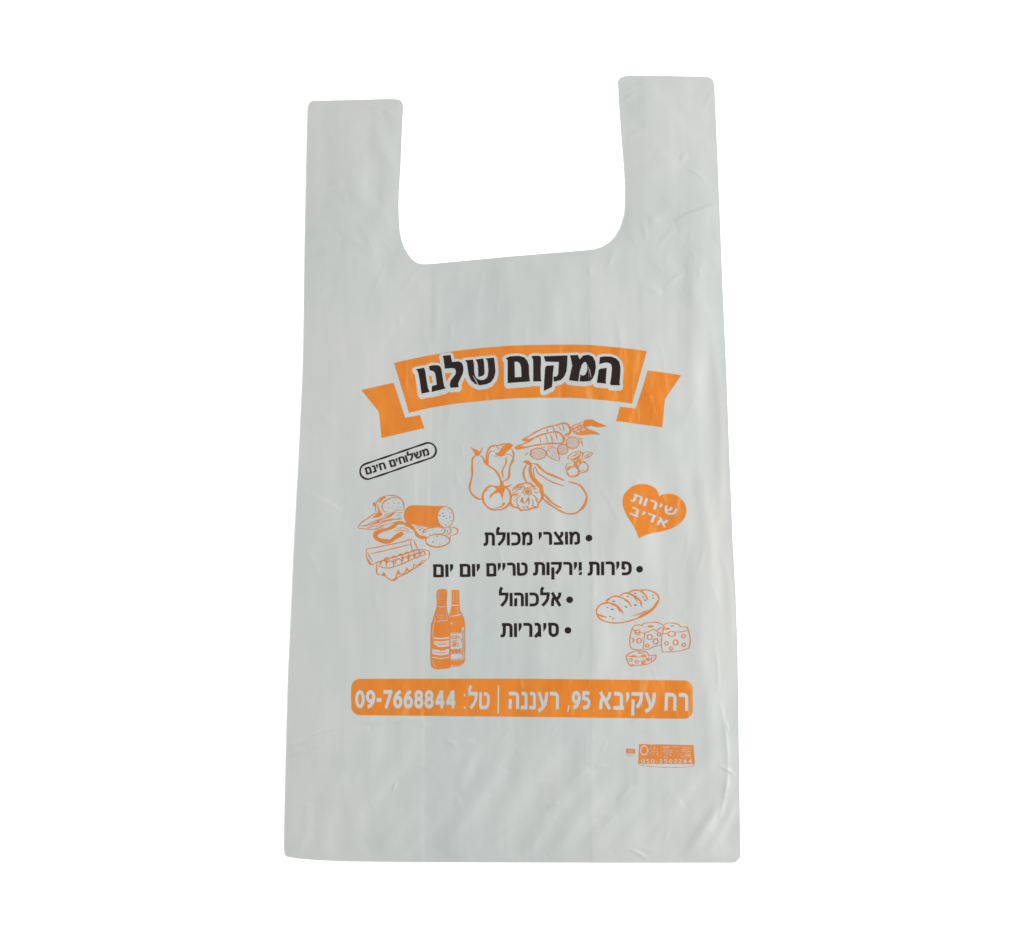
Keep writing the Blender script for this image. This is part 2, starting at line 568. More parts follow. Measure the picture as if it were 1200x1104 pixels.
class Z:
    """reads positions off an enlarged crop of the photo"""
    def __init__(self, ox, oy, s):
        self.o = (ox, oy)
        self.s = s

    def __call__(self, pts):
        return [(self.o[0] + p[0] / self.s, self.o[1] + p[1] / self.s) + tuple(p[2:]) for p in pts]


def catmull(pts, step=1.6, closed=False):
    P = np.array([p[:2] for p in pts], float)
    n_ = len(P)
    if n_ < 3:
        return densify([tuple(p) for p in P], step, False)
    out = []
    rngk = range(n_) if closed else range(n_ - 1)
    for i in rngk:
        p1, p2 = P[i], P[(i + 1) % n_]
        p0 = P[(i - 1) % n_] if (closed or i > 0) else 2 * p1 - p2
        p3 = P[(i + 2) % n_] if (closed or i + 2 < n_) else 2 * p2 - p1
        k = max(2, int(np.hypot(*(p2 - p1)) / step))
        for j in range(k):
            t = j / k
            q = 0.5 * ((2 * p1) + (-p0 + p2) * t + (2 * p0 - 5 * p1 + 4 * p2 - p3) * t * t + (-p0 + 3 * p1 - 3 * p2 + p3) * t ** 3)
            out.append(tuple(q))
    if not closed:
        out.append(tuple(P[-1]))
    return out


class Ink:
    """collects flat printed marks of one colour; build() lays them on the film as one mesh"""
    def __init__(self):
        self.V, self.F, self.E = [], [], []
        self.k = 0

    def ribbon(self, pts, wd, closed=False, taper=True):
        n_ = len(pts)
        if n_ < 2:
            return
        P = np.array(pts, float)
        if closed:
            T = np.roll(P, -1, 0) - np.roll(P, 1, 0)
        else:
            T = np.gradient(P, axis=0)
        T /= np.maximum(np.hypot(T[:, 0], T[:, 1]), 1e-9)[:, None]
        N = np.stack([-T[:, 1], T[:, 0]], 1)
        ww = np.full(n_, wd / 2 * 1.12)
        ww *= 1 + 0.16 * np.sin(np.arange(n_) * 0.55 + random.random() * 6)
        if taper and not closed and n_ > 4:
            k = np.minimum(np.arange(n_), np.arange(n_)[::-1])
            ww *= np.clip(0.35 + k * 0.22, 0, 1)
        A, B = P + N * ww[:, None], P - N * ww[:, None]
        b0 = len(self.V)
        self.V += [tuple(x) for x in A] + [tuple(x) for x in B]
        self.k += 1
        self.E += [EPS + (self.k % 60) * 1.1e-6] * (2 * n_)
        for i in range(n_ if closed else n_ - 1):
            j = (i + 1) % n_
            f = [b0 + i, b0 + j, b0 + n_ + j, b0 + n_ + i]
            self.F.append(ccw(f, self.V))

    def C(self, pts, wd, closed=False, taper=True):
        self.ribbon(catmull(pts, 1.4, closed), wd, closed, taper)

    def L(self, pts, wd, taper=False):
        self.ribbon(densify([tuple(p[:2]) for p in pts], 1.6, False), wd, False, taper)

    def ring(self, c, rx, ry, wd, rot=0.0):
        n_ = max(12, int((rx + ry) * 3))
        pts = []
        for i in range(n_):
            a = 2 * math.pi * i / n_
            x, y = rx * math.cos(a), ry * math.sin(a)
            pts.append((c[0] + x * math.cos(rot) - y * math.sin(rot), c[1] + x * math.sin(rot) + y * math.cos(rot)))
        self.ribbon(pts, wd, True)

    def fill(self, pos, neg=(), step=3.0):
        """filled shape(s) with parts left unprinted"""
        polys = [list(map(lambda p: tuple(p[:2]), q)) for q in pos] + [list(map(lambda p: tuple(p[:2]), q)) for q in neg]
        npos = len(pos)
        verts, faces = [], []
        edges = []
        for q in polys:
            b0 = len(verts)
            verts += [Vector(p) for p in q]
            edges += [(b0 + i, b0 + (i + 1) % len(q)) for i in range(len(q))]
        for q in pos:
            a = np.array([p[:2] for p in q])
            lo, hi = a.min(0), a.max(0)
            gx, gy = np.meshgrid(np.arange(lo[0] + step / 2, hi[0], step), np.arange(lo[1] + step / 2, hi[1], step))
            if gx.size:
                G = np.stack([gx.ravel(), gy.ravel()], 1)
                G = G[inside(G, [tuple(p[:2]) for p in q])]
                verts += [Vector(p) for p in G.tolist()]
        V, E, F, ov, oe, of = delaunay_2d_cdt(verts, edges, [], 0, 1e-4, True)
        V = [(p.x, p.y) for p in V]
        VA = np.array(V)
        cen = VA[np.array([list(f)[:3] for f in F])].mean(1)

        def covered(group):
            m_ = np.zeros(len(cen), bool)
            for q in group:
                a = np.array(q)
                lo, hi = a.min(0), a.max(0)
                k = np.nonzero((cen[:, 0] > lo[0]) & (cen[:, 0] < hi[0]) & (cen[:, 1] > lo[1]) & (cen[:, 1] < hi[1]) & ~m_)[0]
                if len(k):
                    m_[k] = inside(cen[k], q)
            return m_

        ok = covered(polys[:npos]) & ~covered(polys[npos:])
        b0 = len(self.V)
        self.k += 1
        self.V += V
        self.E += [EPS + (self.k % 60) * 1.1e-6] * len(V)
        for f, q in zip(F, ok):
            if q:
                self.F.append([b0 + i for i in ccw(f, V)])

    def P(self, pts, smooth=False, step=3.0):
        self.fill([catmull(pts, 1.2, True) if smooth else pts], (), step)

    def dot(self, c, r, ry=None):
        ry = ry or r
        self.fill([[(c[0] + r * math.cos(a * math.pi / 6), c[1] + ry * math.sin(a * math.pi / 6)) for a in range(12)]], (), 50)

    def build(self, name, material, parent, label=None):
        used = sorted({i for f in self.F for i in f})
        mp_ = {k: j for j, k in enumerate(used)}
        o = make_obj(name, [self.V[i] for i in used], [[mp_[i] for i in f] for f in self.F], material, parent, [self.E[i] for i in used])
        if label:
            o['label'] = label
        return o


# ------------------------------------------------------------------ lettering: every sign is a set of pen strokes, 10 units tall
ST = 2.0


def corner_path(pts):
    """polyline with rounded corners: (x, y[, r])"""
    out = []
    n_ = len(pts)
    for i, p in enumerate(pts):
        r = p[2] if len(p) > 2 else 0
        if r == 0 or i in (0, n_ - 1):
            out.append((p[0], p[1], 1 if 0 < i < n_ - 1 else 0))
            continue
        a, c = np.array(pts[i - 1][:2], float), np.array(pts[i + 1][:2], float)
        q = np.array(p[:2], float)
        d1, d2 = a - q, c - q
        l1, l2 = np.hypot(*d1), np.hypot(*d2)
        r = min(r, l1 * 0.95, l2 * 0.95)
        s, e = q + d1 / l1 * r, q + d2 / l2 * r
        for k in range(7):
            t = k / 6
            m_ = (1 - t) ** 2 * s + 2 * t * (1 - t) * q + t * t * e
            out.append((m_[0], m_[1], 0))
    return out


def stroke_pieces(path, wd):
    """convex pieces (quads and joints) covering a pen stroke"""
    res = []
    n_ = len(path)
    for i in range(n_ - 1):
        a, b_ = np.array(path[i][:2], float), np.array(path[i + 1][:2], float)
        d = b_ - a
        L = np.hypot(*d)
        if L < 1e-6:
            continue
        d /= L
        if i > 0 and path[i][2]:
            a = a - d * wd * 0.42
        if i + 1 < n_ - 1 and path[i + 1][2]:
            b_ = b_ + d * wd * 0.42
        nn = np.array([-d[1], d[0]]) * wd / 2
        res.append([tuple(a + nn), tuple(b_ + nn), tuple(b_ - nn), tuple(a - nn)])
    for i in range(1, n_ - 1):
        if not path[i][2]:
            c = path[i]
            res.append([(c[0] + wd / 2 * math.cos(k * math.pi / 5), c[1] + wd / 2 * math.sin(k * math.pi / 5)) for k in range(10)])
    return res


def ell(cx, cy, rx, ry, a0=0, a1=360):
    n_ = max(8, int(abs(a1 - a0) / 15))
    return [(cx + rx * math.cos(R(a0 + (a1 - a0) * k / n_)), cy + ry * math.sin(R(a0 + (a1 - a0) * k / n_)), 0) for k in range(n_ + 1)]


G = {
    'ו': (2.0, [[(1, 0), (1, 10)]]),
    'ר': (6.2, [[(0, .9), (5.2, .9, 2.2), (5.2, 10)]]),
    'ד': (6.6, [[(0, .9), (6.6, .9)], [(4.8, .9), (4.8, 10)]]),
    'ת': (8.2, [[(.8, .9), (7.2, .9, 2.2), (7.2, 10)], [(2.5, .9), (2.4, 8.0, 1.6), (1.6, 9.1, .8), (0, 9.15)]]),
    'ל': (6.8, [[(2.2, -4.0), (1.0, -2.2, .8), (1.0, 1.8)], [(0, .9), (5.9, .9), (5.8, 3.2, 2), (5.0, 6.0, 2), (1.6, 9.7)]]),
    'כ': (6.9, [[(.1, .9), (5.9, .9, 3.4), (5.9, 9.1, 3.4), (.1, 9.1)]]),
    'מ': (7.6, [[(.5, 0), (1.5, 2.6, 1), (1.1, 10)], [(1.6, 3.6), (3.0, .9, 1.6), (6.6, .9, 2.6), (6.6, 9.1, 1.6), (3.5, 9.1)]]),
    'צ': (7.4, [[(.9, 0), (6.2, 8.6)], [(6.3, 0), (6.2, 2.8, 1.4), (3.6, 4.9)], [(.2, 9.1), (7.2, 9.1)]]),
    'פ': (7.4, [[(.4, .9), (6.3, .9, 3.4), (6.3, 9.1, 3.4), (.5, 9.1)], [(1.4, .9), (1.3, 4.6), (2.7, 5.6)]]),
    'ק': (7.4, [[(0, .9), (6.5, .9), (6.1, 5.2, 1.8), (3.5, 8.9)], [(1.2, 4.0), (1.2, 13.4)]]),
    'ט': (7.9, [[(1, 0), (1, 9.1, .6), (6.8, 9.1, 3.2), (6.8, .9, 2.8), (4.0, .9)]]),
    'ם': (7.4, [[(0, .9), (6.3, .9, 1.6), (6.3, 10)], [(1.3, .9), (1.1, 10)], [(1.1, 9.15), (6.5, 9.15)]]),
    'א': (7.8, [[(.8, 0), (6.8, 10)], [(6.6, 0), (6.4, 2.8, 1.6), (4.3, 5.0)], [(2.4, 3.2), (1.2, 5.4, 1.4), (1.1, 10)]]),
    'ה': (7.2, [[(.2, .9), (6.2, .9, 2.2), (6.2, 10)], [(1.4, 4.0), (1.1, 10)]]),
    'ח': (7.6, [[(0, .9), (6.6, .9, 2.2), (6.6, 10)], [(1.2, .9), (1.1, 10)]]),
    'ס': (7.6, [[(0, .9), (6.5, .9, 2.8), (6.4, 9.1, 3.2), (1.3, 9.1, 3.2), (1.4, .9)]]),
    'ג': (5.4, [[(.6, .9), (3.8, .9, 1.6), (4.1, 10)], [(3.9, 6.4), (.8, 10.2)]]),
    'נ': (4.6, [[(.5, .9), (3.6, .9, 1.6), (3.6, 9.1)], [(0, 9.1), (4.6, 9.1)]]),
    'ב': (7.0, [[(.4, .9), (5.2, .9, 2.2), (5.2, 9.1)], [(0, 9.1), (7.0, 9.1)]]),
    'ע': (7.0, [[(.9, 0), (4.0, 8.4)], [(6.0, 0), (5.9, 4.2, 2.4), (4.2, 8.8, 2.4), (.4, 11.2)]]),
    'ש': (9.8, [[(1, 0), (1.2, 5.6, 3), (2.8, 9.1, 2), (6.0, 9.1, 3), (8.8, 5.8, 2.5), (8.8, 0)], [(4.9, 0), (4.7, 3.8, 1.4), (2.0, 6.0)]]),
    '0': (6.2, [ell(3.1, 5, 2.15, 4.1)]),
    '9': (6.0, [ell(3.0, 3.5, 2.05, 2.6), ell(.9, 3.6, 4.15, 5.6, -8, 88)]),
    '6': (6.0, [ell(3.0, 6.5, 2.05, 2.6), ell(5.1, 6.4, 4.15, 5.6, 172, 268)]),
    '8': (6.0, [ell(3.0, 2.8, 1.8, 1.95), ell(3.0, 6.9, 2.05, 2.2)]),
    '7': (5.8, [[(0, .9), (5.0, .9), (1.8, 10)]]),
    '4': (6.4, [[(4.5, 10), (4.5, 0)], [(4.1, .6), (.9, 6.8)], [(.1, 6.9), (6.2, 6.9)]]),
    '5': (5.8, [[(5.3, .9), (1.3, .9), (1.1, 4.8)], ell(2.4, 6.6, 2.5, 2.5, -118, 122)]),
    '2': (5.6, [ell(2.6, 2.9, 2.0, 2.0, -170, 30), [(4.4, 3.7), (1.0, 9.0)], [(.2, 9.1), (5.4, 9.1)]]),
    '-': (3.6, [[(0, 5.4), (3.4, 5.4)]]),
    ':': (1.8, [[(.9, 1.2), (.9, 3.0)], [(.9, 8.2), (.9, 10)]]),
    ',': (2.0, [[(1.3, 8.4), (.4, 11.6)]]),
    'W': (9.0, [[(.6, 0), (2.4, 9.6)], [(2.4, 9.6), (4.4, 1)], [(4.4, 1), (6.4, 9.6)], [(6.4, 9.6), (8.4, 0)]]),
    'I': (2.0, [[(1, 0), (1, 10)]]),
    'N': (7.0, [[(1, 10), (1, 0)], [(1, .3), (6, 9.7)], [(6, 10), (6, 0)]]),
    'E': (5.5, [[(1, 0), (1, 10)], [(0, .9), (5.4, .9)], [(0, 5), (4.8, 5)], [(0, 9.1), (5.4, 9.1)]]),
}
YOD = [(0.0, 0.0), (2.2, 0.0), (2.25, 2.6), (1.8, 3.9), (0.35, 6.2), (0.2, 6.0)]


def lettering(text, pl, pr, hgt, gap=1.25, bold=ST):
    """pieces of one word read left to right, its baseline from pl to pr, hgt tall"""
    x = 0.0
    raw = []
    for ch in text:
        if ch == 'י':
            raw.append((x, [YOD]))
            x += 2.3 + gap
            continue
        wd_, strokes = G[ch]
        pcs = []
        for s in strokes:
            path = s if (len(s[0]) > 2 and len(s) > 6) else corner_path(s)
            pcs += stroke_pieces(path, bold)
        raw.append((x, pcs))
        x += wd_ + gap
    total = x - gap
    ex = np.array([pr[0] - pl[0], pr[1] - pl[1]])
    sx = np.hypot(*ex) / total
    ex = ex / np.hypot(*ex)
    ey = np.array([-ex[1], ex[0]])
    out = []
    for x0, pcs in raw:
        for pc in pcs:
            out.append([tuple(np.array(pl) + ex * (x0 + p[0]) * sx + ey * (p[1] - 10) * hgt / 10) for p in pc])
    return out


# ================================================================== the print
# ---- headline banner
z1, z2, z3, z4 = Z(480, 405, 12), Z(570, 400, 12), Z(650, 400, 12), Z(420, 430, 12)
z5 = Z(710, 400, 10.04)
TITLE = [
    z1([(92, 342), (205, 318), (222, 370), (238, 480), (258, 600), (285, 660), (172, 685), (165, 640), (148, 510), (125, 390), (112, 362)]),
    z1([(275, 298), (330, 283), (400, 283), (432, 300), (448, 340), (458, 400), (470, 480), (485, 570), (508, 612), (312, 660), (318, 575), (385, 558), (375, 470), (362, 400), (345, 372), (320, 362), (285, 355)]),
    z1([(468, 152), (578, 140), (588, 190), (600, 240), (690, 230), (735, 250), (755, 300), (758, 350), (748, 405), (725, 455), (698, 510), (685, 545), (692, 595), (580, 603), (568, 560), (580, 500), (615, 455), (648, 410), (655, 370), (640, 335), (600, 325), (498, 332), (488, 250), (480, 190)]),
    z1([(782, 215), (892, 205), (905, 260), (910, 380), (920, 430), (945, 470), (985, 492), (1030, 495), (1078, 475), (1102, 435), (1110, 350), (1102, 260), (1092, 215), (1068, 190), (1188, 180), (1200, 270), (1208, 380), (1190, 460), (1145, 525), (1080, 555), (990, 568), (920, 545), (865, 495), (832, 420), (818, 320), (808, 250)]),
    z1([(930, 205), (1035, 190), (1048, 250), (1055, 400), (1040, 430), (970, 452), (968, 380), (962, 280), (950, 235)]),
    z2([(275, 250), (330, 225), (400, 219), (460, 218), (530, 235), (575, 285), (597, 350), (600, 470), (612, 575), (300, 598), (300, 400), (300, 280)]),
    z2([(635, 228), (660, 215), (745, 215), (765, 230), (768, 300), (762, 400), (765, 540), (775, 572), (658, 575), (660, 450), (658, 270)]),
    z2([(808, 220), (1140, 208), (1135, 330), (1125, 430), (1095, 500), (1050, 550), (960, 575), (948, 570), (945, 505), (990, 500), (1010, 470), (1020, 300), (830, 295)]),
    z2([(850, 352), (948, 348), (935, 450), (928, 600), (920, 650), (808, 705), (812, 600), (825, 400), (830, 370)]),
    z3([(215, 207), (325, 203), (350, 265), (400, 210), (470, 200), (530, 225), (568, 290), (578, 380), (562, 470), (530, 540), (490, 570), (400, 578), (347, 572), (362, 475), (390, 495), (430, 480), (458, 420), (460, 350), (440, 305), (415, 300), (380, 340), (350, 440), (330, 575), (202, 555), (222, 460), (248, 350), (230, 260)]),
    z3([(635, 235), (700, 222), (790, 225), (860, 250), (905, 300), (922, 380), (918, 480), (908, 590), (915, 630), (785, 628), (778, 605), (795, 500), (805, 380), (790, 330), (750, 312), (700, 312), (660, 325), (625, 335)]),
    z3([(618, 415), (640, 398), (730, 385), (722, 480), (715, 570), (720, 608), (592, 595), (605, 500)]),
]
HOLES = [z2([(395, 300), (440, 300), (475, 325), (490, 380), (495, 512), (400, 518)])]
SCUFFS = [z1([(885, 425), (896, 430), (940, 495), (972, 562), (962, 562), (926, 500)]), z3([(464, 360), (470, 362), (497, 425), (514, 515), (506, 520), (490, 445), (474, 400)]),
          z3([(476, 430), (482, 440), (479, 540), (475, 535)])]


def halo(polys, r, sx, sy):
    out = []
    for q in polys:
        q = [(p[0] + sx, p[1] + sy) for p in q]
        out.append(q)
        n_ = len(q)
        for i in range(n_):
            a, b_ = np.array(q[i], float), np.array(q[(i + 1) % n_], float)
            d = b_ - a
            L = np.hypot(*d)
            if L < 0.2:
                continue
            nn = np.array([-d[1], d[0]]) / L * r
            out.append([tuple(a + nn), tuple(b_ + nn), tuple(b_ - nn), tuple(a - nn)])
            out.append([(a[0] + r * math.cos(k * math.pi / 6), a[1] + r * math.sin(k * math.pi / 6)) for k in range(12)])
    return out


top = [(462.3, 426.1), (480, 422.0), (505, 417.0), (530, 412.6), (555, 409.5), (579, 407.4), (610, 405.8), (640, 405.0), (669, 404.8), (690, 405.2), (710, 406.8), (735, 409.2), (757.8, 412.2)]
bot = [(740.4, 473.9), (725, 471.8), (710, 470.3), (690, 468.2), (670, 467.0), (650, 466.6), (635, 466.6), (605, 467.6), (579, 469.4), (555, 471.6), (530, 474.4), (505, 478.6), (479.6, 484.4)]
I = Ink()
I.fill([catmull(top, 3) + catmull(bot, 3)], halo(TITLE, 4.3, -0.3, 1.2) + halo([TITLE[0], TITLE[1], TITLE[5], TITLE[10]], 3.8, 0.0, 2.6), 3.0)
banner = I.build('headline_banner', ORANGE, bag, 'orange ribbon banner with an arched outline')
I = Ink()
I.fill([z4([(50, 335), (270, 283), (480, 235), (500, 240), (580, 480), (660, 725), (870, 685), (928, 870), (640, 935), (330, 1005), (300, 680), (285, 630)])])
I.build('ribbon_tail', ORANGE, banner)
I = Ink()
I.fill([z5([(490, 352), (690, 378), (882, 408), (700, 675), (690, 700), (660, 1022), (400, 985), (122, 948), (165, 780), (350, 800), (400, 650)])])
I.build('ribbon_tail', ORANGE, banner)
I = Ink()
for q in TITLE:
    c = np.mean(np.array(q), axis=0)
    I.fill([q], [h_ for h_ in HOLES if inside([np.mean(h_, axis=0)], q)[0]] + [s_ for s_ in SCUFFS if inside([np.mean(s_, axis=0)], q)[0]])
I.build('headline_lettering', BLACK, banner)

# ---- delivery badge
I = Ink()
cl, cr, rr = np.array((431.4, 552.9)), np.array((502.1, 528.75)), 9.1
ax = (cr - cl) / np.hypot(*(cr - cl))
a0 = math.atan2(ax[1], ax[0])
pill = [tuple(cr + rr * np.array((math.cos(a0 + t), math.sin(a0 + t)))) for t in np.linspace(-math.pi / 2, math.pi / 2, 16)]
pill += [tuple(cl + rr * np.array((math.cos(a0 + t), math.sin(a0 + t)))) for t in np.linspace(math.pi / 2, 3 * math.pi / 2, 16)]
I.ribbon(densify(pill, 2.0), 1.75, True)
I.fill(lettering('חינם'[::-1], (429.8, 556.9), (453.0, 549.9), 8.2, 1.2, 2.35))
I.fill(lettering('משלוחים'[::-1], (458.2, 548.3), (503.8, 533.6), 8.2, 1.2, 2.35))
I.build('delivery_badge', BLACK, bag, 'black outlined pill with tilted lettering')

# ---- the four lines of goods
def list_line(words, bullet, cuts=()):
    J = Ink()
    pcs = []
    for wd_, pl, pr, hg in words:
        pcs += lettering(wd_[::-1], pl, pr, hg, 1.15, 2.15)
    J.fill(pcs, cuts)
    J.fill([[(bullet[0] + 3.9 * math.cos(k * math.pi / 12), bullet[1] + 3.9 * math.sin(k * math.pi / 12)) for k in range(24)]])
    return J.build('list_line', BLACK, bag)


list_line([('מכולת', (567.0, 639.8), (623.9, 639.2), 15.2), ('מוצרי', (631.4, 639.2), (679.6, 638.4), 15.0)], (690.1, 631.0))
list_line([('יום', (508.0, 676.9), (531.6, 676.5), 14.8), ('יום', (539.0, 676.3), (562.8, 675.9), 14.8), ('טריים', (570.2, 675.8), (618.6, 674.7), 15.2),
           ('וירקות', (624.9, 674.6), (681.6, 674.3), 15.2), ('פירות', (688.8, 674.7), (740.2, 674.3), 15.8)], (749.3, 667.5),
          [[(676.5, 671.4), (683.4, 667.6), (683.4, 669.0), (676.5, 672.6)], [(677.6, 672.6), (678.8, 669), (680, 669), (678.6, 672.6)]])
list_line([('אלכוהול', (585.0, 710.9), (658.0, 710.6), 15.8)], (667.5, 703.3), [[(661, 704.9), (673, 700.9), (673, 701.6), (661, 705.6)]])
list_line([('סיגריות', (587.0, 746.9), (655.0, 746.5), 16.2)], (665.5, 739.0))

# ---- heart
zh = Z(720, 560, 13.333)
heart = catmull(zh([(385, 955), (440, 920), (560, 878), (700, 848), (850, 810), (980, 745), (1080, 650), (1120, 540), (1108, 440), (1060, 360), (990, 295), (900, 260), (800, 256), (730, 275), (697, 305)]), 1.5)
heart += catmull(zh([(694, 275), (650, 185), (560, 128), (440, 105), (320, 125), (220, 190), (150, 270), (125, 370), (142, 480), (200, 610), (270, 720), (330, 830), (385, 955)]), 1.5)[:-1]
I = Ink()
I.fill([heart], lettering('שירות'[::-1], (738.6, 587.9), (791.2, 606.0), 9.6, 1.7, 2.2) + lettering('אדיב'[::-1], (737.2, 603.2), (780.6, 619.0), 9.4, 1.8, 2.2), 2.5)
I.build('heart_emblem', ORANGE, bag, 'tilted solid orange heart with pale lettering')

# ---- address bar
def rbar(tl, tm, tr, br, bm, bl, r):
    pts = [(tl[0] + r, tl[1]), tm, (tr[0] - r, tr[1])]
    out = [(tl[0], tl[1] + r)]
    for k in range(1, 6):
        a = math.pi + k * math.pi / 12
        out.append((tl[0] + r + r * math.cos(a), tl[1] + r + r * math.sin(a)))
    out += densify(pts, 6, False)
    for k in range(1, 7):
        a = -math.pi / 2 + k * math.pi / 12
        out.append((tr[0] - r + r * math.cos(a), tr[1] + r + r * math.sin(a)))
    for k in range(0, 6):
        a = k * math.pi / 12
        out.append((br[0] - r + r * math.cos(a), br[1] - r + r * math.sin(a)))
    out += densify([(br[0] - r, br[1]), bm, (bl[0] + r, bl[1])], 6, False)
    for k in range(1, 7):
        a = math.pi / 2 + k * math.pi / 12
        out.append((bl[0] + r + r * math.cos(a), bl[1] - r + r * math.sin(a)))
    return out


neg = lettering('09-7668844', (416.8, 830.0), (534.4, 830.2), 21.0, 0.8, 2.2)
neg += lettering('לט', (549.0, 830.9), (574.2, 831.0), 19.6, 1.3, 2.25)
neg += [[(543.6, 813.3), (546.0, 813.3), (546.0, 816.0), (543.6, 816.0)], [(543.6, 827.8), (546.0, 827.8), (546.0, 830.6), (543.6, 830.6)]]
neg += [[(583.2, 803.3), (585.4, 803.3), (585.2, 836.6), (583.0, 836.6)]]
neg += lettering('רעננה'[::-1], (595.8, 831.0), (655.0, 831.2), 20.0, 1.0, 2.25)
neg += [[(666.0, 826.8), (668.4, 826.8), (665.8, 834.6), (664.2, 834.2)]]
neg += lettering('95', (670.0, 831.0), (691.8, 831.2), 21.0, 0.8, 2.2)
neg += lettering('עקיבא'[::-1], (701.9, 831.2), (768.3, 832.0), 20.2, 1.0, 2.25)
neg += lettering('רח'[::-1], (778.4, 832.8), (806.2, 833.3), 20.6, 1.3, 2.25)
I = Ink()
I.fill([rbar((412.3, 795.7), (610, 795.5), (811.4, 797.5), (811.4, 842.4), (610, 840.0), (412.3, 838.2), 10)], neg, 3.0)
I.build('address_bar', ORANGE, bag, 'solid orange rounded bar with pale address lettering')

# ---- vegetables and fruit
V_, E_, R_ = Z(540, 515, 12), Z(600, 530, 12), Z(600, 485, 10)
I = Ink()
# pear
I.C(V_([(215, 238), (180, 258), (163, 310), (162, 400), (163, 500), (142, 600), (127, 690), (150, 760), (210, 820), (260, 842), (312, 842)]), 1.7)
I.C(V_([(275, 235), (315, 262), (345, 330), (400, 382), (480, 435), (530, 500), (560, 570), (572, 640)]), 1.7)
I.P(V_([(145, 115), (190, 140), (240, 160), (262, 188), (320, 112), (290, 190), (255, 238), (205, 235), (188, 185)]))
# pepper
I.C(V_([(362, 345), (368, 220), (395, 145), (440, 102), (540, 92), (600, 76), (700, 74), (735, 98)]), 1.6)
I.C(V_([(375, 340), (392, 250), (400, 200), (440, 168), (485, 190)]), 1.0)
I.C(V_([(715, 140), (745, 210), (732, 300), (690, 400), (682, 520), (650, 570), (595, 590)]), 1.8)
I.C(V_([(640, 255), (637, 340), (602, 410), (585, 470), (600, 545)]), 1.3)
I.P(V_([(560, 150), (600, 100), (680, 76), (735, 95), (700, 138), (640, 190), (620, 235), (560, 250), (500, 228), (482, 200), (540, 188)]))
I.C(V_([(470, 235), (500, 250), (520, 240)]), 1.0)
I.C(V_([(500, 110), (530, 130), (525, 150)]), 0.9)
I.C(V_([(640, 222), (690, 215), (722, 247)]), 1.0)
I.P(V_([(355, 315), (390, 305), (398, 345), (365, 352)]))
# tomato
I.C(V_([(455, 655), (385, 680), (332, 735), (310, 800), (318, 870), (360, 940), (430, 985), (540, 993), (620, 970), (680, 910), (702, 830), (690, 740), (650, 685)]), 1.7)
I.P(V_([(380, 642), (480, 655), (545, 662), (565, 590), (600, 590), (600, 655), (640, 660), (732, 638), (665, 682), (622, 702), (600, 760), (590, 852), (570, 790), (540, 748), (465, 772), (405, 842), (420, 780), (480, 730), (510, 700), (455, 670)]), step=2)
I.C(V_([(490, 967), (570, 950), (622, 912)]), 1.1)
I.P(V_([(575, 915), (615, 888), (628, 918), (600, 930)]))
I.C(V_([(330, 745), (370, 722), (408, 718)]), 0.9)
# cauliflower
I.C(V_([(725, 735), (745, 690), (780, 670), (820, 638), (880, 630), (930, 615), (985, 630), (1010, 655), (1075, 668)]), 1.6)
I.C(V_([(1140, 770), (1135, 850), (1092, 908), (1085, 955), (1040, 968), (1000, 975), (930, 1000), (890, 992), (850, 1006), (822, 972), (770, 958), (715, 938), (702, 850), (722, 790), (800, 765)]), 1.6)
for q in ([(730, 795), (770, 785), (815, 760)], [(742, 872), (780, 850), (828, 800)], [(720, 910), (740, 930)], [(1000, 768), (1045, 810), (1092, 862)], [(950, 820), (965, 860), (960, 905)],
          [(1040, 745), (1090, 760)], [(760, 705), (820, 662), (862, 672), (842, 702), (785, 716), (760, 705)], [(850, 745), (890, 760), (905, 790)], [(940, 680), (1000, 670), (1060, 695)], [(990, 700), (1080, 705)],
          [(870, 640), (905, 700), (880, 730)], [(800, 690), (850, 680)], [(800, 915), (810, 950)], [(935, 940), (950, 980)], [(1010, 940), (1060, 950)], [(1075, 880), (1110, 890)], [(870, 940), (890, 965), (915, 950)], [(1050, 830), (1080, 900)], [(730, 760), (760, 745), (800, 740)]):
    I.C(V_(q), 1.0)
I.P(V_([(905, 730), (930, 705), (968, 722), (972, 760), (940, 785), (915, 765)]))
I.C(V_([(880, 760), (890, 715), (935, 690), (985, 715), (990, 765), (950, 800)]), 1.0)
I.P(V_([(838, 880), (862, 812), (882, 850), (888, 905), (862, 890)]))
I.C(V_([(955, 815), (925, 880), (895, 915)]), 1.1)
I.C(V_([(955, 830), (962, 880), (955, 925)]), 1.2)
I.C(V_([(800, 850), (790, 900), (812, 930)]), 0.9)
I.C(V_([(1010, 850), (1020, 910), (1000, 945)]), 0.9)
I.C(V_([(760, 820), (800, 790), (850, 790)]), 0.9)
I.P(V_([(985, 500), (1030, 560), (1100, 605), (1150, 650), (1165, 740), (1150, 800), (1110, 745), (1108, 690), (1050, 630), (1000, 580)]))
# aubergine
I.P(E_([(148, 147), (180, 124), (230, 124), (270, 155), (300, 172), (250, 188), (212, 178), (190, 155)]))
I.C(E_([(205, 180), (172, 250), (165, 330), (192, 400), (218, 442)]), 1.6)
I.C(E_([(270, 180), (255, 260), (280, 345), (345, 415), (425, 490)]), 3.2)
I.C(E_([(330, 200), (300, 260), (320, 350)]), 0.8)
I.C(E_([(285, 170), (350, 174), (400, 225), (480, 292), (600, 342), (735, 402)]), 1.8)
I.C(E_([(795, 418), (890, 443), (962, 475), (1012, 540), (1047, 610), (1047, 690), (1000, 772), (920, 850), (840, 872), (750, 862), (650, 815), (550, 752), (430, 655)]), 1.5)
I.C(E_([(1047, 640), (1030, 730), (980, 800), (935, 840)]), 2.3)
I.C(E_([(330, 215), (370, 300), (440, 350), (560, 422), (735, 482)]), 1.05)
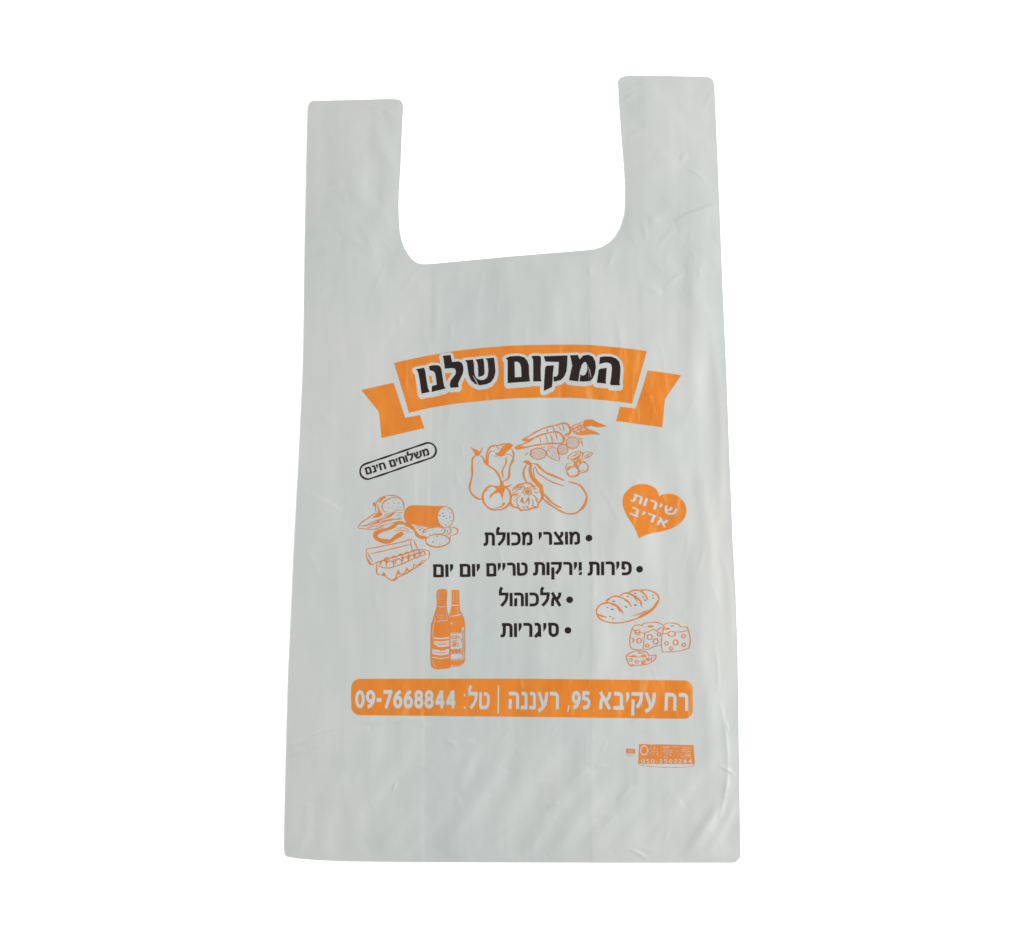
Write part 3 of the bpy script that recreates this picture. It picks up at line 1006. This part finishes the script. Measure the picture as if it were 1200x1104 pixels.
I.C(E_([(445, 585), (520, 672), (600, 742), (702, 792)]), 1.5)
I.C(E_([(410, 500), (430, 600), (440, 660)]), 2.6)
# carrots
I.C(R_([(125, 312), (180, 280), (280, 220), (380, 170), (460, 150), (540, 130), (610, 115), (660, 135), (688, 180), (680, 230), (620, 252)]), 1.3, taper=False)
I.C(R_([(128, 316), (150, 322), (210, 308), (280, 280), (350, 248)]), 1.5)
I.P(R_([(120, 312), (160, 298), (230, 300), (160, 322), (130, 322)]))
for q in ([(410, 180), (415, 215)], [(478, 160), (500, 205)], [(535, 138), (560, 170), (578, 203)], [(590, 125), (605, 160), (610, 210)]):
    I.C(R_(q), 0.9)
I.C(R_([(650, 130), (686, 185), (672, 238), (618, 254)]), 2.3)
I.C(R_([(35, 408), (80, 380), (200, 330), (300, 265), (400, 235), (500, 215), (560, 230), (595, 270), (605, 330)]), 1.4, taper=False)
I.C(R_([(38, 412), (60, 418), (150, 402), (260, 376), (400, 356), (560, 350), (602, 332)]), 1.6)
I.P(R_([(35, 405), (90, 385), (150, 385), (70, 415)]))
for q in ([(322, 278), (338, 310), (335, 345)], [(392, 248), (410, 300), (410, 350)], [(450, 238), (468, 290), (475, 350)], [(508, 228), (525, 270), (530, 320)]):
    I.C(R_(q), 0.9)
I.C(R_([(570, 240), (610, 290), (598, 345)]), 2.4)
I.P(R_([(845, 98), (870, 74), (940, 74), (1000, 108), (1060, 132), (1118, 155), (1000, 165), (930, 150), (870, 155), (850, 130)]))
I.P(R_([(780, 218), (860, 198), (930, 212), (1035, 252), (920, 246), (800, 258)]))
for q in ([(690, 165), (770, 125), (860, 95)], [(700, 180), (780, 150), (850, 130)], [(710, 200), (770, 170), (850, 155)], [(720, 225), (770, 195), (840, 165)], [(720, 170), (730, 230)], [(760, 150), (775, 215)],
          [(800, 130), (820, 190)], [(740, 240), (800, 230), (860, 240)], [(850, 80), (840, 120), (870, 160)], [(870, 170), (880, 195)], [(760, 195), (850, 185)], [(700, 150), (780, 118)]):
    I.C(R_(q), 0.85)


for q, t in (([(850, 90), (900, 110), (990, 120)], 1.2), ([(700, 190), (800, 165), (880, 170)], 1.2), ([(720, 235), (790, 250), (860, 250)], 1.2), ([(770, 140), (840, 140), (860, 170)], 1.1), ([(700, 160), (720, 200), (760, 240)], 1.0),
             ([(790, 200), (840, 210), (900, 195)], 1.3), ([(860, 190), (940, 205), (1030, 250)], 1.0), ([(690, 210), (740, 215), (790, 235)], 1.0), ([(820, 150), (850, 175), (900, 180)], 1.1)):
    I.C(R_(q), t)
for q, t in (([(680, 500), (720, 500), (780, 480)], 0.8), ([(690, 550), (730, 530), (800, 500)], 1.1), ([(720, 600), (760, 570), (790, 580)], 1.0), ([(640, 640), (680, 620), (720, 640)], 0.9), ([(660, 660), (690, 640)], 0.8), ([(780, 560), (840, 560), (880, 600)], 0.7),
             ([(745, 640), (780, 660), (770, 700)], 0.8), ([(800, 440), (830, 470), (820, 520)], 0.8), ([(700, 720), (740, 730), (790, 700)], 1.0), ([(870, 480), (900, 500), (850, 520)], 0.7), ([(720, 450), (760, 460), (800, 455)], 0.7), ([(820, 660), (860, 680), (885, 650)], 0.8)):
    I.C(R_(q), t)


def berry(J, c, rx, ry, z):
    p = z([c])[0]
    rx, ry = rx / z.s, ry / z.s
    J.ring(p, rx, ry, 0.7)
    k = 0
    for yy in np.arange(-ry + 0.9, ry - 0.4, 1.45):
        half = rx * math.sqrt(max(0, 1 - (yy / ry) ** 2)) - 0.5
        for xx in np.arange(-half + (k % 2) * 0.7, half, 1.4):
            J.L([(p[0] + xx, p[1] + yy), (p[0] + xx + 0.75, p[1] + yy + 0.15)], 0.5)
        k += 1


berry(I, (310, 472), 92, 68, R_)
berry(I, (595, 420), 62, 62, R_)
berry(I, (712, 345), 75, 70, R_)
I.C(R_([(410, 440), (460, 405), (530, 415), (545, 470), (555, 552), (490, 540), (425, 500)]), 0.7, True)
for k in range(6):
    for j in range(5 - k // 3):
        p = R_([(430 + j * 22 + k * 7, 435 + k * 18)])[0]
        I.L([p, (p[0] + 0.8, p[1] + 0.2)], 0.5)
for q in ([(800, 285), (815, 330), (830, 385)], [(770, 270), (800, 300), (845, 290)], [(790, 345), (820, 330)], [(150, 492), (190, 462)], [(215, 430), (225, 470), (205, 490)], [(235, 425), (220, 455)], [(350, 400), (390, 392)],
          [(410, 400), (450, 385), (500, 395)], [(640, 270), (680, 275)], [(680, 405), (720, 410)]):
    I.C(R_(q), 1.1 if q[0][0] in (215, 235) else 0.8)
# cherries
I.ring(R_([(715, 682)])[0], 7.2, 6.2, 0.8)
I.ring(R_([(836, 634)])[0], 5.8, 5.8, 0.8)
I.C(R_([(700, 580), (650, 590), (628, 630), (650, 690)]), 0.8)
I.C(R_([(650, 690), (690, 745), (760, 735), (800, 700)]), 0.8)
I.C(R_([(655, 515), (700, 470), (790, 435), (803, 478), (740, 522), (670, 535)]), 0.6, True)
I.C(R_([(820, 525), (850, 455), (942, 465), (905, 512), (830, 535)]), 0.6, True)
I.C(R_([(690, 505), (740, 485), (790, 455)]), 0.5)
I.C(R_([(840, 510), (880, 490), (940, 465)]), 0.6)
for q, t in (([(803, 470), (775, 540), (735, 630)], 1.8), ([(770, 520), (800, 560), (785, 610)], 1.6), ([(700, 570), (740, 540), (790, 520)], 1.4), ([(740, 560), (730, 610)], 1.2), ([(800, 540), (810, 580)], 1.2), ([(760, 600), (770, 640)], 1.0)):
    I.C(R_(q), t)
I.dot(R_([(938, 465)])[0], 0.7)
I.build('vegetable_drawing', LINE, bag)

# ---- deli meats
A_, B_ = Z(415, 575, 12), Z(465, 580, 15)
I = Ink()
K = Ink()
I.P(A_([(268, 178), (300, 165), (305, 235), (268, 218)]))
I.C(A_([(310, 300), (306, 210), (345, 135), (430, 85), (520, 73), (610, 88), (668, 130), (702, 195), (705, 275)]), 0.95)
I.C(A_([(440, 315), (400, 245), (410, 180), (480, 125), (560, 102), (640, 120)]), 0.8)
I.C(A_([(330, 200), (345, 260), (395, 335)]), 1.0)
I.P(A_([(345, 165), (390, 110), (440, 88), (455, 98), (410, 130), (368, 180)]))
I.C(A_([(400, 200), (440, 150), (510, 118)]), 1.3)
I.P(A_([(255, 395), (340, 312), (345, 268), (372, 290), (402, 342), (360, 372)]))
I.C(A_([(58, 510), (100, 460), (200, 392), (330, 302)]), 0.9)
I.C(A_([(60, 508), (78, 535), (150, 542), (300, 552)]), 0.9)
for q in ([(80, 495), (160, 492), (300, 430), (420, 385)], [(130, 510), (260, 470), (400, 410), (580, 330)], [(180, 528), (300, 500), (450, 440), (600, 405)], [(240, 480), (400, 440), (560, 395)], [(300, 520), (420, 490), (560, 455), (680, 430)],
          [(380, 420), (480, 370), (600, 300)], [(400, 380), (520, 335), (580, 285)], [(250, 545), (340, 535), (420, 500)], [(470, 430), (560, 410), (660, 405)], [(330, 430), (390, 400)], [(210, 510), (290, 480)], [(420, 350), (520, 310)],
          [(300, 545), (360, 555), (420, 520)], [(450, 400), (540, 360)], [(350, 460), (440, 415)], [(300, 460), (360, 440)], [(420, 450), (520, 420)]):
    I.C(A_(q), 0.7)
for q in ([(570, 280), (640, 278), (700, 282)], [(605, 320), (690, 314)], [(600, 355), (672, 356)], [(600, 388), (682, 394)], [(560, 412), (680, 408)]):
    I.C(A_(q), 0.7)
I.fill([catmull(B_([(230, 203), (330, 192), (520, 196), (700, 206), (860, 218), (790, 245), (732, 315), (710, 410), (728, 500), (765, 562), (690, 572), (560, 575), (440, 560), (330, 535), (220, 510), (165, 470), (132, 390), (142, 300), (180, 240)]), 1.2, True)])
I.ring(B_([(862, 397)])[0], 9.6, 12.2, 0.75)
I.C(B_([(700, 206), (800, 212), (890, 218)]), 0.8)
for x, y, r in ((810, 330, 12), (760, 370, 10), (832, 380, 12), (940, 395, 10), (880, 425, 7), (866, 535, 12), (955, 460, 6), (950, 325, 7), (905, 262, 7), (820, 265, 6), (800, 450, 5), (910, 490, 5), (780, 500, 5)):
    K.dot(B_([(x, y)])[0], r / 15 * 0.85)
for x, y, r in ((545, 140, 8), (485, 185, 9), (565, 185, 9), (635, 180, 9), (615, 238, 9), (540, 248, 8), (490, 250, 8), (660, 245, 7), (445, 240, 6), (460, 295, 7), (580, 145, 5)):
    I.dot(A_([(x, y)])[0], r / 12 * 0.75)
I.C(B_([(470, 690), (480, 640), (560, 600), (700, 572), (790, 575), (845, 605), (850, 650), (815, 690), (640, 700)]), 0.8)
I.C(B_([(900, 575), (945, 605), (955, 650), (920, 700), (860, 718)]), 0.9)
I.C(B_([(940, 578), (1020, 580), (1075, 620), (1070, 670), (1030, 705), (940, 716)]), 0.9)
I.C(B_([(860, 620), (900, 640), (880, 690)]), 0.7)
I.ring(B_([(725, 812)])[0], 14.0, 7.2, 0.75)
I.C(B_([(515, 840), (560, 890), (650, 920), (720, 926), (850, 895), (935, 835)]), 1.4)
I.C(B_([(940, 720), (945, 770), (930, 830)]), 0.9)
for q in ([(360, 600), (420, 575)], [(390, 635), (460, 590)], [(300, 560), (400, 560)], [(440, 660), (520, 600)], [(460, 680), (540, 640)], [(540, 590), (620, 580)]):
    I.C(B_(q), 0.7)
for x, y, r in ((640, 610, 8), (795, 630, 10), (580, 640, 6), (715, 735, 12), (640, 835, 14), (590, 712, 10), (870, 785, 8), (575, 770, 7), (760, 875, 8), (700, 800, 6), (800, 850, 6), (660, 770, 6), (790, 760, 5), (900, 630, 7), (700, 640, 5)):
    K.dot(B_([(x, y)])[0], r / 15 * 0.8, r / 15 * 0.6)
I.C(A_([(700, 462), (620, 462), (560, 505), (480, 545), (390, 568), (325, 600)]), 3.3, taper=False)
I.C(A_([(330, 590), (300, 625), (325, 680), (410, 712), (505, 718), (580, 668), (690, 600)]), 4.3, taper=False)
I.C(A_([(690, 465), (770, 492), (835, 540), (868, 590)]), 3.6)
I.C(A_([(860, 575), (900, 640), (950, 662), (1025, 668)]), 3.8)
I.C(A_([(560, 570), (680, 565), (820, 595)]), 0.6)
I.C(A_([(600, 540), (700, 530), (790, 560)]), 0.6)
deli = I.build('deli_meat_drawing', LINE, bag)
K.build('meat_speck', BLACK, deli)

# ---- egg box
c_ = Z(420, 625, 13.333)
I = Ink()
for q in ([(130, 275), (145, 250), (300, 222), (480, 185), (660, 150), (815, 105), (865, 118)], [(130, 270), (132, 370), (178, 480), (225, 495), (275, 462)], [(190, 325), (380, 285), (560, 240), (812, 180)], [(150, 305), (185, 380), (232, 452)],
          [(815, 115), (828, 190), (850, 268)], [(868, 118), (905, 190), (932, 255)], [(258, 472), (380, 430), (500, 395), (660, 350), (820, 300), (880, 278)], [(850, 272), (930, 262), (1020, 266), (1108, 290), (1106, 395)],
          [(290, 490), (350, 525), (420, 545), (500, 545), (600, 515), (700, 480), (900, 392), (1085, 330)], [(285, 490), (290, 560), (300, 640), (385, 662)], [(385, 662), (400, 620), (430, 670), (470, 710), (525, 742), (590, 700), (615, 640), (628, 580)],
          [(628, 580), (655, 640), (700, 640), (745, 600), (760, 540)], [(760, 540), (785, 590), (830, 580), (862, 550), (872, 485)], [(872, 485), (900, 512), (960, 490), (990, 455), (1000, 430)], [(1000, 430), (1040, 440), (1106, 395)], [(470, 715), (560, 745), (640, 685), (760, 630), (860, 570), (960, 510), (1050, 450)],
          [(180, 470), (215, 480)], [(150, 400), (200, 480)]):
    I.C(c_(q), 1.0)
for x, y, r in ((400, 480, 48), (500, 500, 62), (632, 462, 56), (742, 420, 48), (840, 385, 42), (930, 352, 36), (1015, 322, 32)):
    p = c_([(x, y)])[0]
    I.C([(p[0] + r / 13.33 * math.cos(a) * 0.95, p[1] - r / 13.33 * math.sin(a)) for a in np.linspace(-0.5, math.pi + 0.5, 10)], 1.1)
for x, y, r in ((450, 420, 34), (560, 400, 36), (665, 365, 34), (760, 335, 32), (850, 312, 30), (930, 292, 28), (320, 480, 30)):
    p = c_([(x, y)])[0]
    I.C([(p[0] + r / 13.33 * math.cos(a), p[1] - r / 13.33 * math.sin(a)) for a in np.linspace(0, math.pi, 8)], 1.2)
for q in ([(395, 625), (420, 650), (415, 680), (365, 660)], [(610, 610), (630, 570), (660, 640), (600, 660)], [(745, 580), (762, 545), (795, 580), (750, 600)]):
    I.P(c_(q))
for x, y in ((560, 440), (690, 400), (790, 370), (880, 345), (960, 310), (450, 450)):
    I.L(c_([(x - 8, y - 30), (x + 8, y + 18)]), 1.4)
I.build('egg_box_drawing', LINE, bag)

# ---- bread
b_ = Z(690, 685, 12)
I = Ink()
K = Ink()
I.C(b_([(108, 410), (150, 480), (250, 528), (400, 543), (550, 520), (700, 470), (850, 395), (945, 300), (985, 210), (962, 150), (900, 105), (820, 80), (735, 85)]), 1.35, taper=False)
I.C(b_([(700, 460), (850, 380), (940, 290), (978, 220)]), 2.3)
I.C(b_([(615, 440), (720, 412), (835, 358)]), 1.1)
I.C(b_([(112, 425), (108, 360), (150, 297), (230, 264), (320, 268), (390, 302), (450, 360), (488, 415)]), 1.5)
I.C(b_([(300, 268), (380, 295), (430, 335)]), 2.2)
I.C(b_([(395, 325), (420, 355), (442, 392)]), 1.3)
I.C(b_([(235, 258), (290, 200), (370, 165), (450, 184), (540, 230), (602, 318)]), 1.3)
I.C(b_([(235, 260), (270, 215), (320, 180)]), 2.0)
I.C(b_([(500, 215), (545, 240)]), 1.8)
I.C(b_([(425, 175), (500, 124), (580, 135), (660, 180), (720, 232), (745, 315)]), 1.5)
I.C(b_([(560, 130), (640, 165), (700, 215)]), 2.3)
I.C(b_([(640, 190), (668, 220), (684, 250)]), 1.2)
I.C(b_([(555, 125), (620, 86), (720, 90), (790, 150), (835, 222)]), 1.3)
I.C(b_([(560, 115), (600, 92), (680, 84)]), 1.9)
I.C(b_([(112, 415), (175, 445), (245, 462)]), 1.8)
for x, y in ((262, 328), (318, 350), (340, 352), (345, 240), (360, 238), (528, 322), (515, 312), (660, 295), (648, 288), (785, 222), (800, 222), (650, 125), (900, 155), (905, 195), (300, 455), (345, 484), (545, 172), (238, 462), (760, 178)):
    K.L(b_([(x - 12, y - 6), (x, y + 4), (x + 12, y - 2)]), 0.55)
bread = I.build('bread_drawing', LINE, bag)
K.build('crust_speck', BLACK, bread)

# ---- cheese
h_ = Z(725, 720, 12)
I = Ink()
for q in ([(190, 190), (165, 290), (155, 400), (182, 482), (260, 498), (345, 495)], [(190, 195), (225, 160), (290, 150), (330, 158), (350, 130), (440, 118), (540, 116), (622, 152)], [(192, 205), (240, 252), (300, 262), (365, 262)],
          [(368, 262), (430, 238), (500, 212), (535, 242), (570, 200), (642, 190)], [(368, 262), (355, 380), (345, 495)], [(345, 495), (430, 488), (480, 460), (590, 432)], [(640, 190), (615, 260), (602, 340), (600, 440), (612, 532)],
          [(640, 145), (700, 124), (800, 130), (850, 152), (880, 178), (960, 178)], [(960, 178), (985, 250), (1005, 370), (985, 480)], [(985, 480), (880, 508), (780, 525), (615, 532)], [(612, 278), (650, 272), (700, 268)], [(795, 252), (880, 245), (962, 232)],
          [(628, 150), (640, 190)], [(600, 140), (620, 150)]):
    I.C(h_(q), 0.85, taper=False)
I.ring(h_([(745, 277)])[0], 4.2, 3.0, 1.0)
for x, y, r in ((266, 254, 33), (288, 372, 33), (437, 320, 35), (520, 382, 36), (405, 440, 22), (565, 282, 23), (672, 410, 24), (800, 398, 36), (735, 480, 22), (910, 310, 25), (914, 430, 24)):
    I.ring(h_([(x, y)])[0], r / 12, r / 12 * 1.02, 0.95)
I.C(h_([(172, 335), (205, 340), (208, 380), (185, 398)]), 1.2)
I.C(h_([(545, 350), (555, 385), (535, 408)]), 1.2)
I.C(h_([(818, 370), (830, 400), (805, 430)]), 1.0)
for x, y, rx, ry in ((450, 170, 42, 14), (755, 165, 30, 9), (685, 205, 36, 13)):
    I.dot(h_([(x, y)])[0], rx / 12, ry / 12)
I.C(h_([(110, 580), (190, 530), (280, 515), (340, 520), (400, 535), (425, 578), (520, 580), (505, 635), (410, 698), (235, 720), (165, 725), (122, 655)]), 0.9, True)
I.C(h_([(112, 582), (200, 596), (330, 600), (420, 580)]), 0.8)
for x, y in ((168, 640), (256, 670), (345, 680)):
    I.ring(h_([(x, y)])[0], 1.8, 1.7, 0.7)
for x, y, rx, ry in ((215, 588, 32, 14), (350, 582, 30, 18), (400, 640, 20, 16), (300, 545, 26, 8), (195, 708, 22, 7)):
    I.dot(h_([(x, y)])[0], rx / 12, ry / 12)
for q in ([(340, 620), (380, 680)], [(430, 600), (420, 660)], [(470, 600), (450, 660)], [(320, 650), (350, 700)], [(380, 610), (440, 640)], [(280, 520), (310, 550), (370, 540)]):
    I.C(h_(q), 0.75)
I.build('cheese_drawing', LINE, bag)

# ---- two bottles
t_, u_ = Z(495, 685, 18.46), Z(495, 735, 18.46)
I = Ink()
left = t_([(335, 150), (360, 122), (430, 113), (505, 122), (530, 155), (532, 250), (520, 360), (522, 480), (535, 580), (560, 680), (590, 800)]) + u_([(600, 0), (603, 400), (605, 830), (560, 885), (330, 905), (235, 875), (195, 790), (190, 400), (198, 0)]) + t_([(215, 830), (260, 700), (300, 570), (330, 430), (325, 320), (320, 210)])
I.C(left, 0.9, True)
hl = []
for q, t in ((t_([(352, 150), (362, 300), (372, 370)]), .7), (t_([(420, 150), (424, 340)]), .55), (t_([(470, 140), (478, 350)]), .6), (t_([(330, 475), (430, 495), (525, 470)]), .7), (t_([(395, 490), (380, 570)]), .7),
             (t_([(300, 640), (330, 700), (420, 755), (480, 690)]), .7), (t_([(345, 655), (420, 685), (475, 650)]), .6), (t_([(290, 720), (255, 850), (238, 923)]), 1.0), (t_([(510, 500), (530, 640), (552, 770)]), .7), (t_([(300, 815), (420, 790), (560, 782)]), .7),
             (u_([(240, 0), (232, 120), (232, 210)]), 1.0), (u_([(235, 700), (240, 790), (290, 880)]), .9), (u_([(215, 650), (400, 682), (600, 648)]), 1.2), (t_([(450, 560), (490, 620)]), .7), (t_([(330, 590), (345, 620)]), .8)):
    hl += stroke_pieces([(p[0], p[1], 0) for p in q], t)
hl += [u_([(240, 222), (400, 238), (592, 212), (592, 250), (400, 268), (240, 255)]), u_([(250, 300), (400, 312), (590, 290), (588, 412), (450, 436), (330, 432), (305, 398), (250, 372)]), u_([(212, 478), (400, 500), (585, 468), (580, 592), (400, 618), (222, 590)])]
I.fill([left], hl, 2.5)
for q in ([(270, 340), (430, 350), (570, 335)], [(320, 385), (560, 375)], [(350, 480), (420, 512), (500, 480)], [(400, 480), (410, 520)], [(480, 475), (490, 515)], [(260, 540), (400, 556), (550, 540)]):
    I.C(u_(q), 0.7)
I.P(u_([(195, 385), (270, 380), (305, 415), (260, 455), (195, 450)]))
# right bottle
I.fill([t_([(640, 128), (700, 120), (800, 125), (806, 440), (720, 446), (638, 440)])], [t_([(668, 160), (682, 160), (682, 400), (668, 400)]), t_([(742, 150), (754, 150), (754, 390), (742, 390)])], 2.5)
I.fill([t_([(640, 462), (700, 468), (798, 462), (812, 560), (835, 640), (700, 668), (600, 690), (575, 720), (590, 640), (620, 560)])], [t_([(752, 480), (768, 480), (790, 640), (775, 640)])], 2.5)
I.fill([t_([(600, 700), (720, 690), (850, 665), (885, 740), (905, 850), (912, 923)]) + u_([(862, 0), (845, 118), (615, 120), (606, 0)]) + t_([(598, 830), (590, 760)])], [t_([(612, 830), (640, 820), (660, 845), (640, 868), (612, 860)])], 2.5)
I.C(t_([(805, 440), (815, 560), (880, 700), (912, 830)]) + u_([(916, 0), (920, 400), (916, 690), (890, 770), (800, 840), (612, 852)]), 0.8)
I.fill([u_([(610, 722), (760, 725), (905, 690), (895, 755), (800, 828), (610, 830)])], [], 2.5)
for q in ([(610, 130), (740, 140), (860, 125)], [(880, 60), (885, 400), (880, 690)], [(620, 180), (700, 190), (800, 178)], [(640, 200), (650, 260)], [(690, 195), (690, 260)], [(740, 195), (735, 265)], [(780, 190), (780, 240)], [(640, 280), (720, 300), (780, 270)],
          [(620, 320), (700, 340), (760, 320)], [(640, 360), (700, 380), (750, 350)], [(650, 420), (720, 410)], [(680, 300), (690, 430)], [(730, 280), (720, 420)], [(770, 200), (850, 260), (840, 340)], [(780, 340), (770, 430)], [(620, 700), (760, 705), (880, 660)], [(660, 250), (760, 235)], [(640, 390), (740, 395)]):
    I.C(u_(q), 0.8)
I.fill(lettering('WINE', u_([(628, 590)])[0], u_([(872, 575)])[0], 6.0, 1.0, 1.9))
I.build('bottle_drawing', LINE, bag)

# ---- maker's stamp
s_ = Z(740, 865, 15)
I = Ink()
neg = lettering('050-2502244', s_([(165, 440)])[0], s_([(1068, 442)])[0], 4.9, 1.5, 1.7)
ringq = stroke_pieces([(p[0], p[1], 0) for p in [s_([(222 + 62 * math.cos(a), 215 + 80 * math.sin(a))])[0] for a in np.linspace(0, 2 * math.pi, 20)]], 1.5)
neg += ringq
for q in ([(310, 160), (350, 225)], [(350, 160), (350, 230)], [(380, 160), (380, 230)], [(380, 160), (430, 160)], [(380, 195), (420, 195)], [(450, 160), (470, 225)], [(330, 260), (330, 310)], [(330, 260), (380, 290)], [(400, 250), (400, 310)], [(430, 260), (480, 310)], [(480, 250), (440, 310)],
          [(545, 150), (680, 152)], [(545, 170), (670, 170)], [(715, 150), (840, 155)], [(880, 165), (1060, 170)], [(880, 195), (1050, 200)], [(545, 210), (730, 212)], [(550, 240), (720, 245)], [(600, 285), (640, 285)], [(670, 270), (700, 320)], [(700, 270), (670, 320)], [(760, 270), (780, 320)],
          [(780, 220), (830, 225)], [(870, 225), (1050, 235)], [(930, 260), (1050, 265)], [(930, 290), (1040, 300)], [(560, 330), (650, 330)], [(860, 325), (1050, 335)], [(560, 262), (590, 300)], [(610, 250), (610, 310)], [(740, 230), (745, 320)], [(800, 250), (830, 320)], [(860, 260), (865, 320)], [(890, 250), (900, 310)], [(960, 300), (1040, 310)], [(300, 190), (300, 300)], [(420, 220), (470, 240)], [(355, 240), (400, 235)], [(520, 130), (525, 340)]):
    neg += stroke_pieces([(p[0], p[1], 0) for p in s_(q)], 0.6)
I.fill([s_([(135, 105), (600, 112), (1085, 125), (1108, 455), (600, 452), (115, 452)])], neg, 2.5)
I.C(s_([(115, 470), (300, 495), (600, 512), (900, 512), (1060, 492), (1108, 465)]), 0.5)
I.fill([s_([(-95, 183), (64, 193), (62, 274), (-90, 268)])], [s_([(-60, 215), (30, 222), (30, 232), (-60, 226)]), s_([(-50, 240), (20, 245), (20, 252), (-50, 248)])], 2.5)
I.C(s_([(-85, 285), (-20, 310), (58, 300)]), 0.5)
I.build('maker_stamp', LINE, bag, 'small orange printed stamp with a phone number')
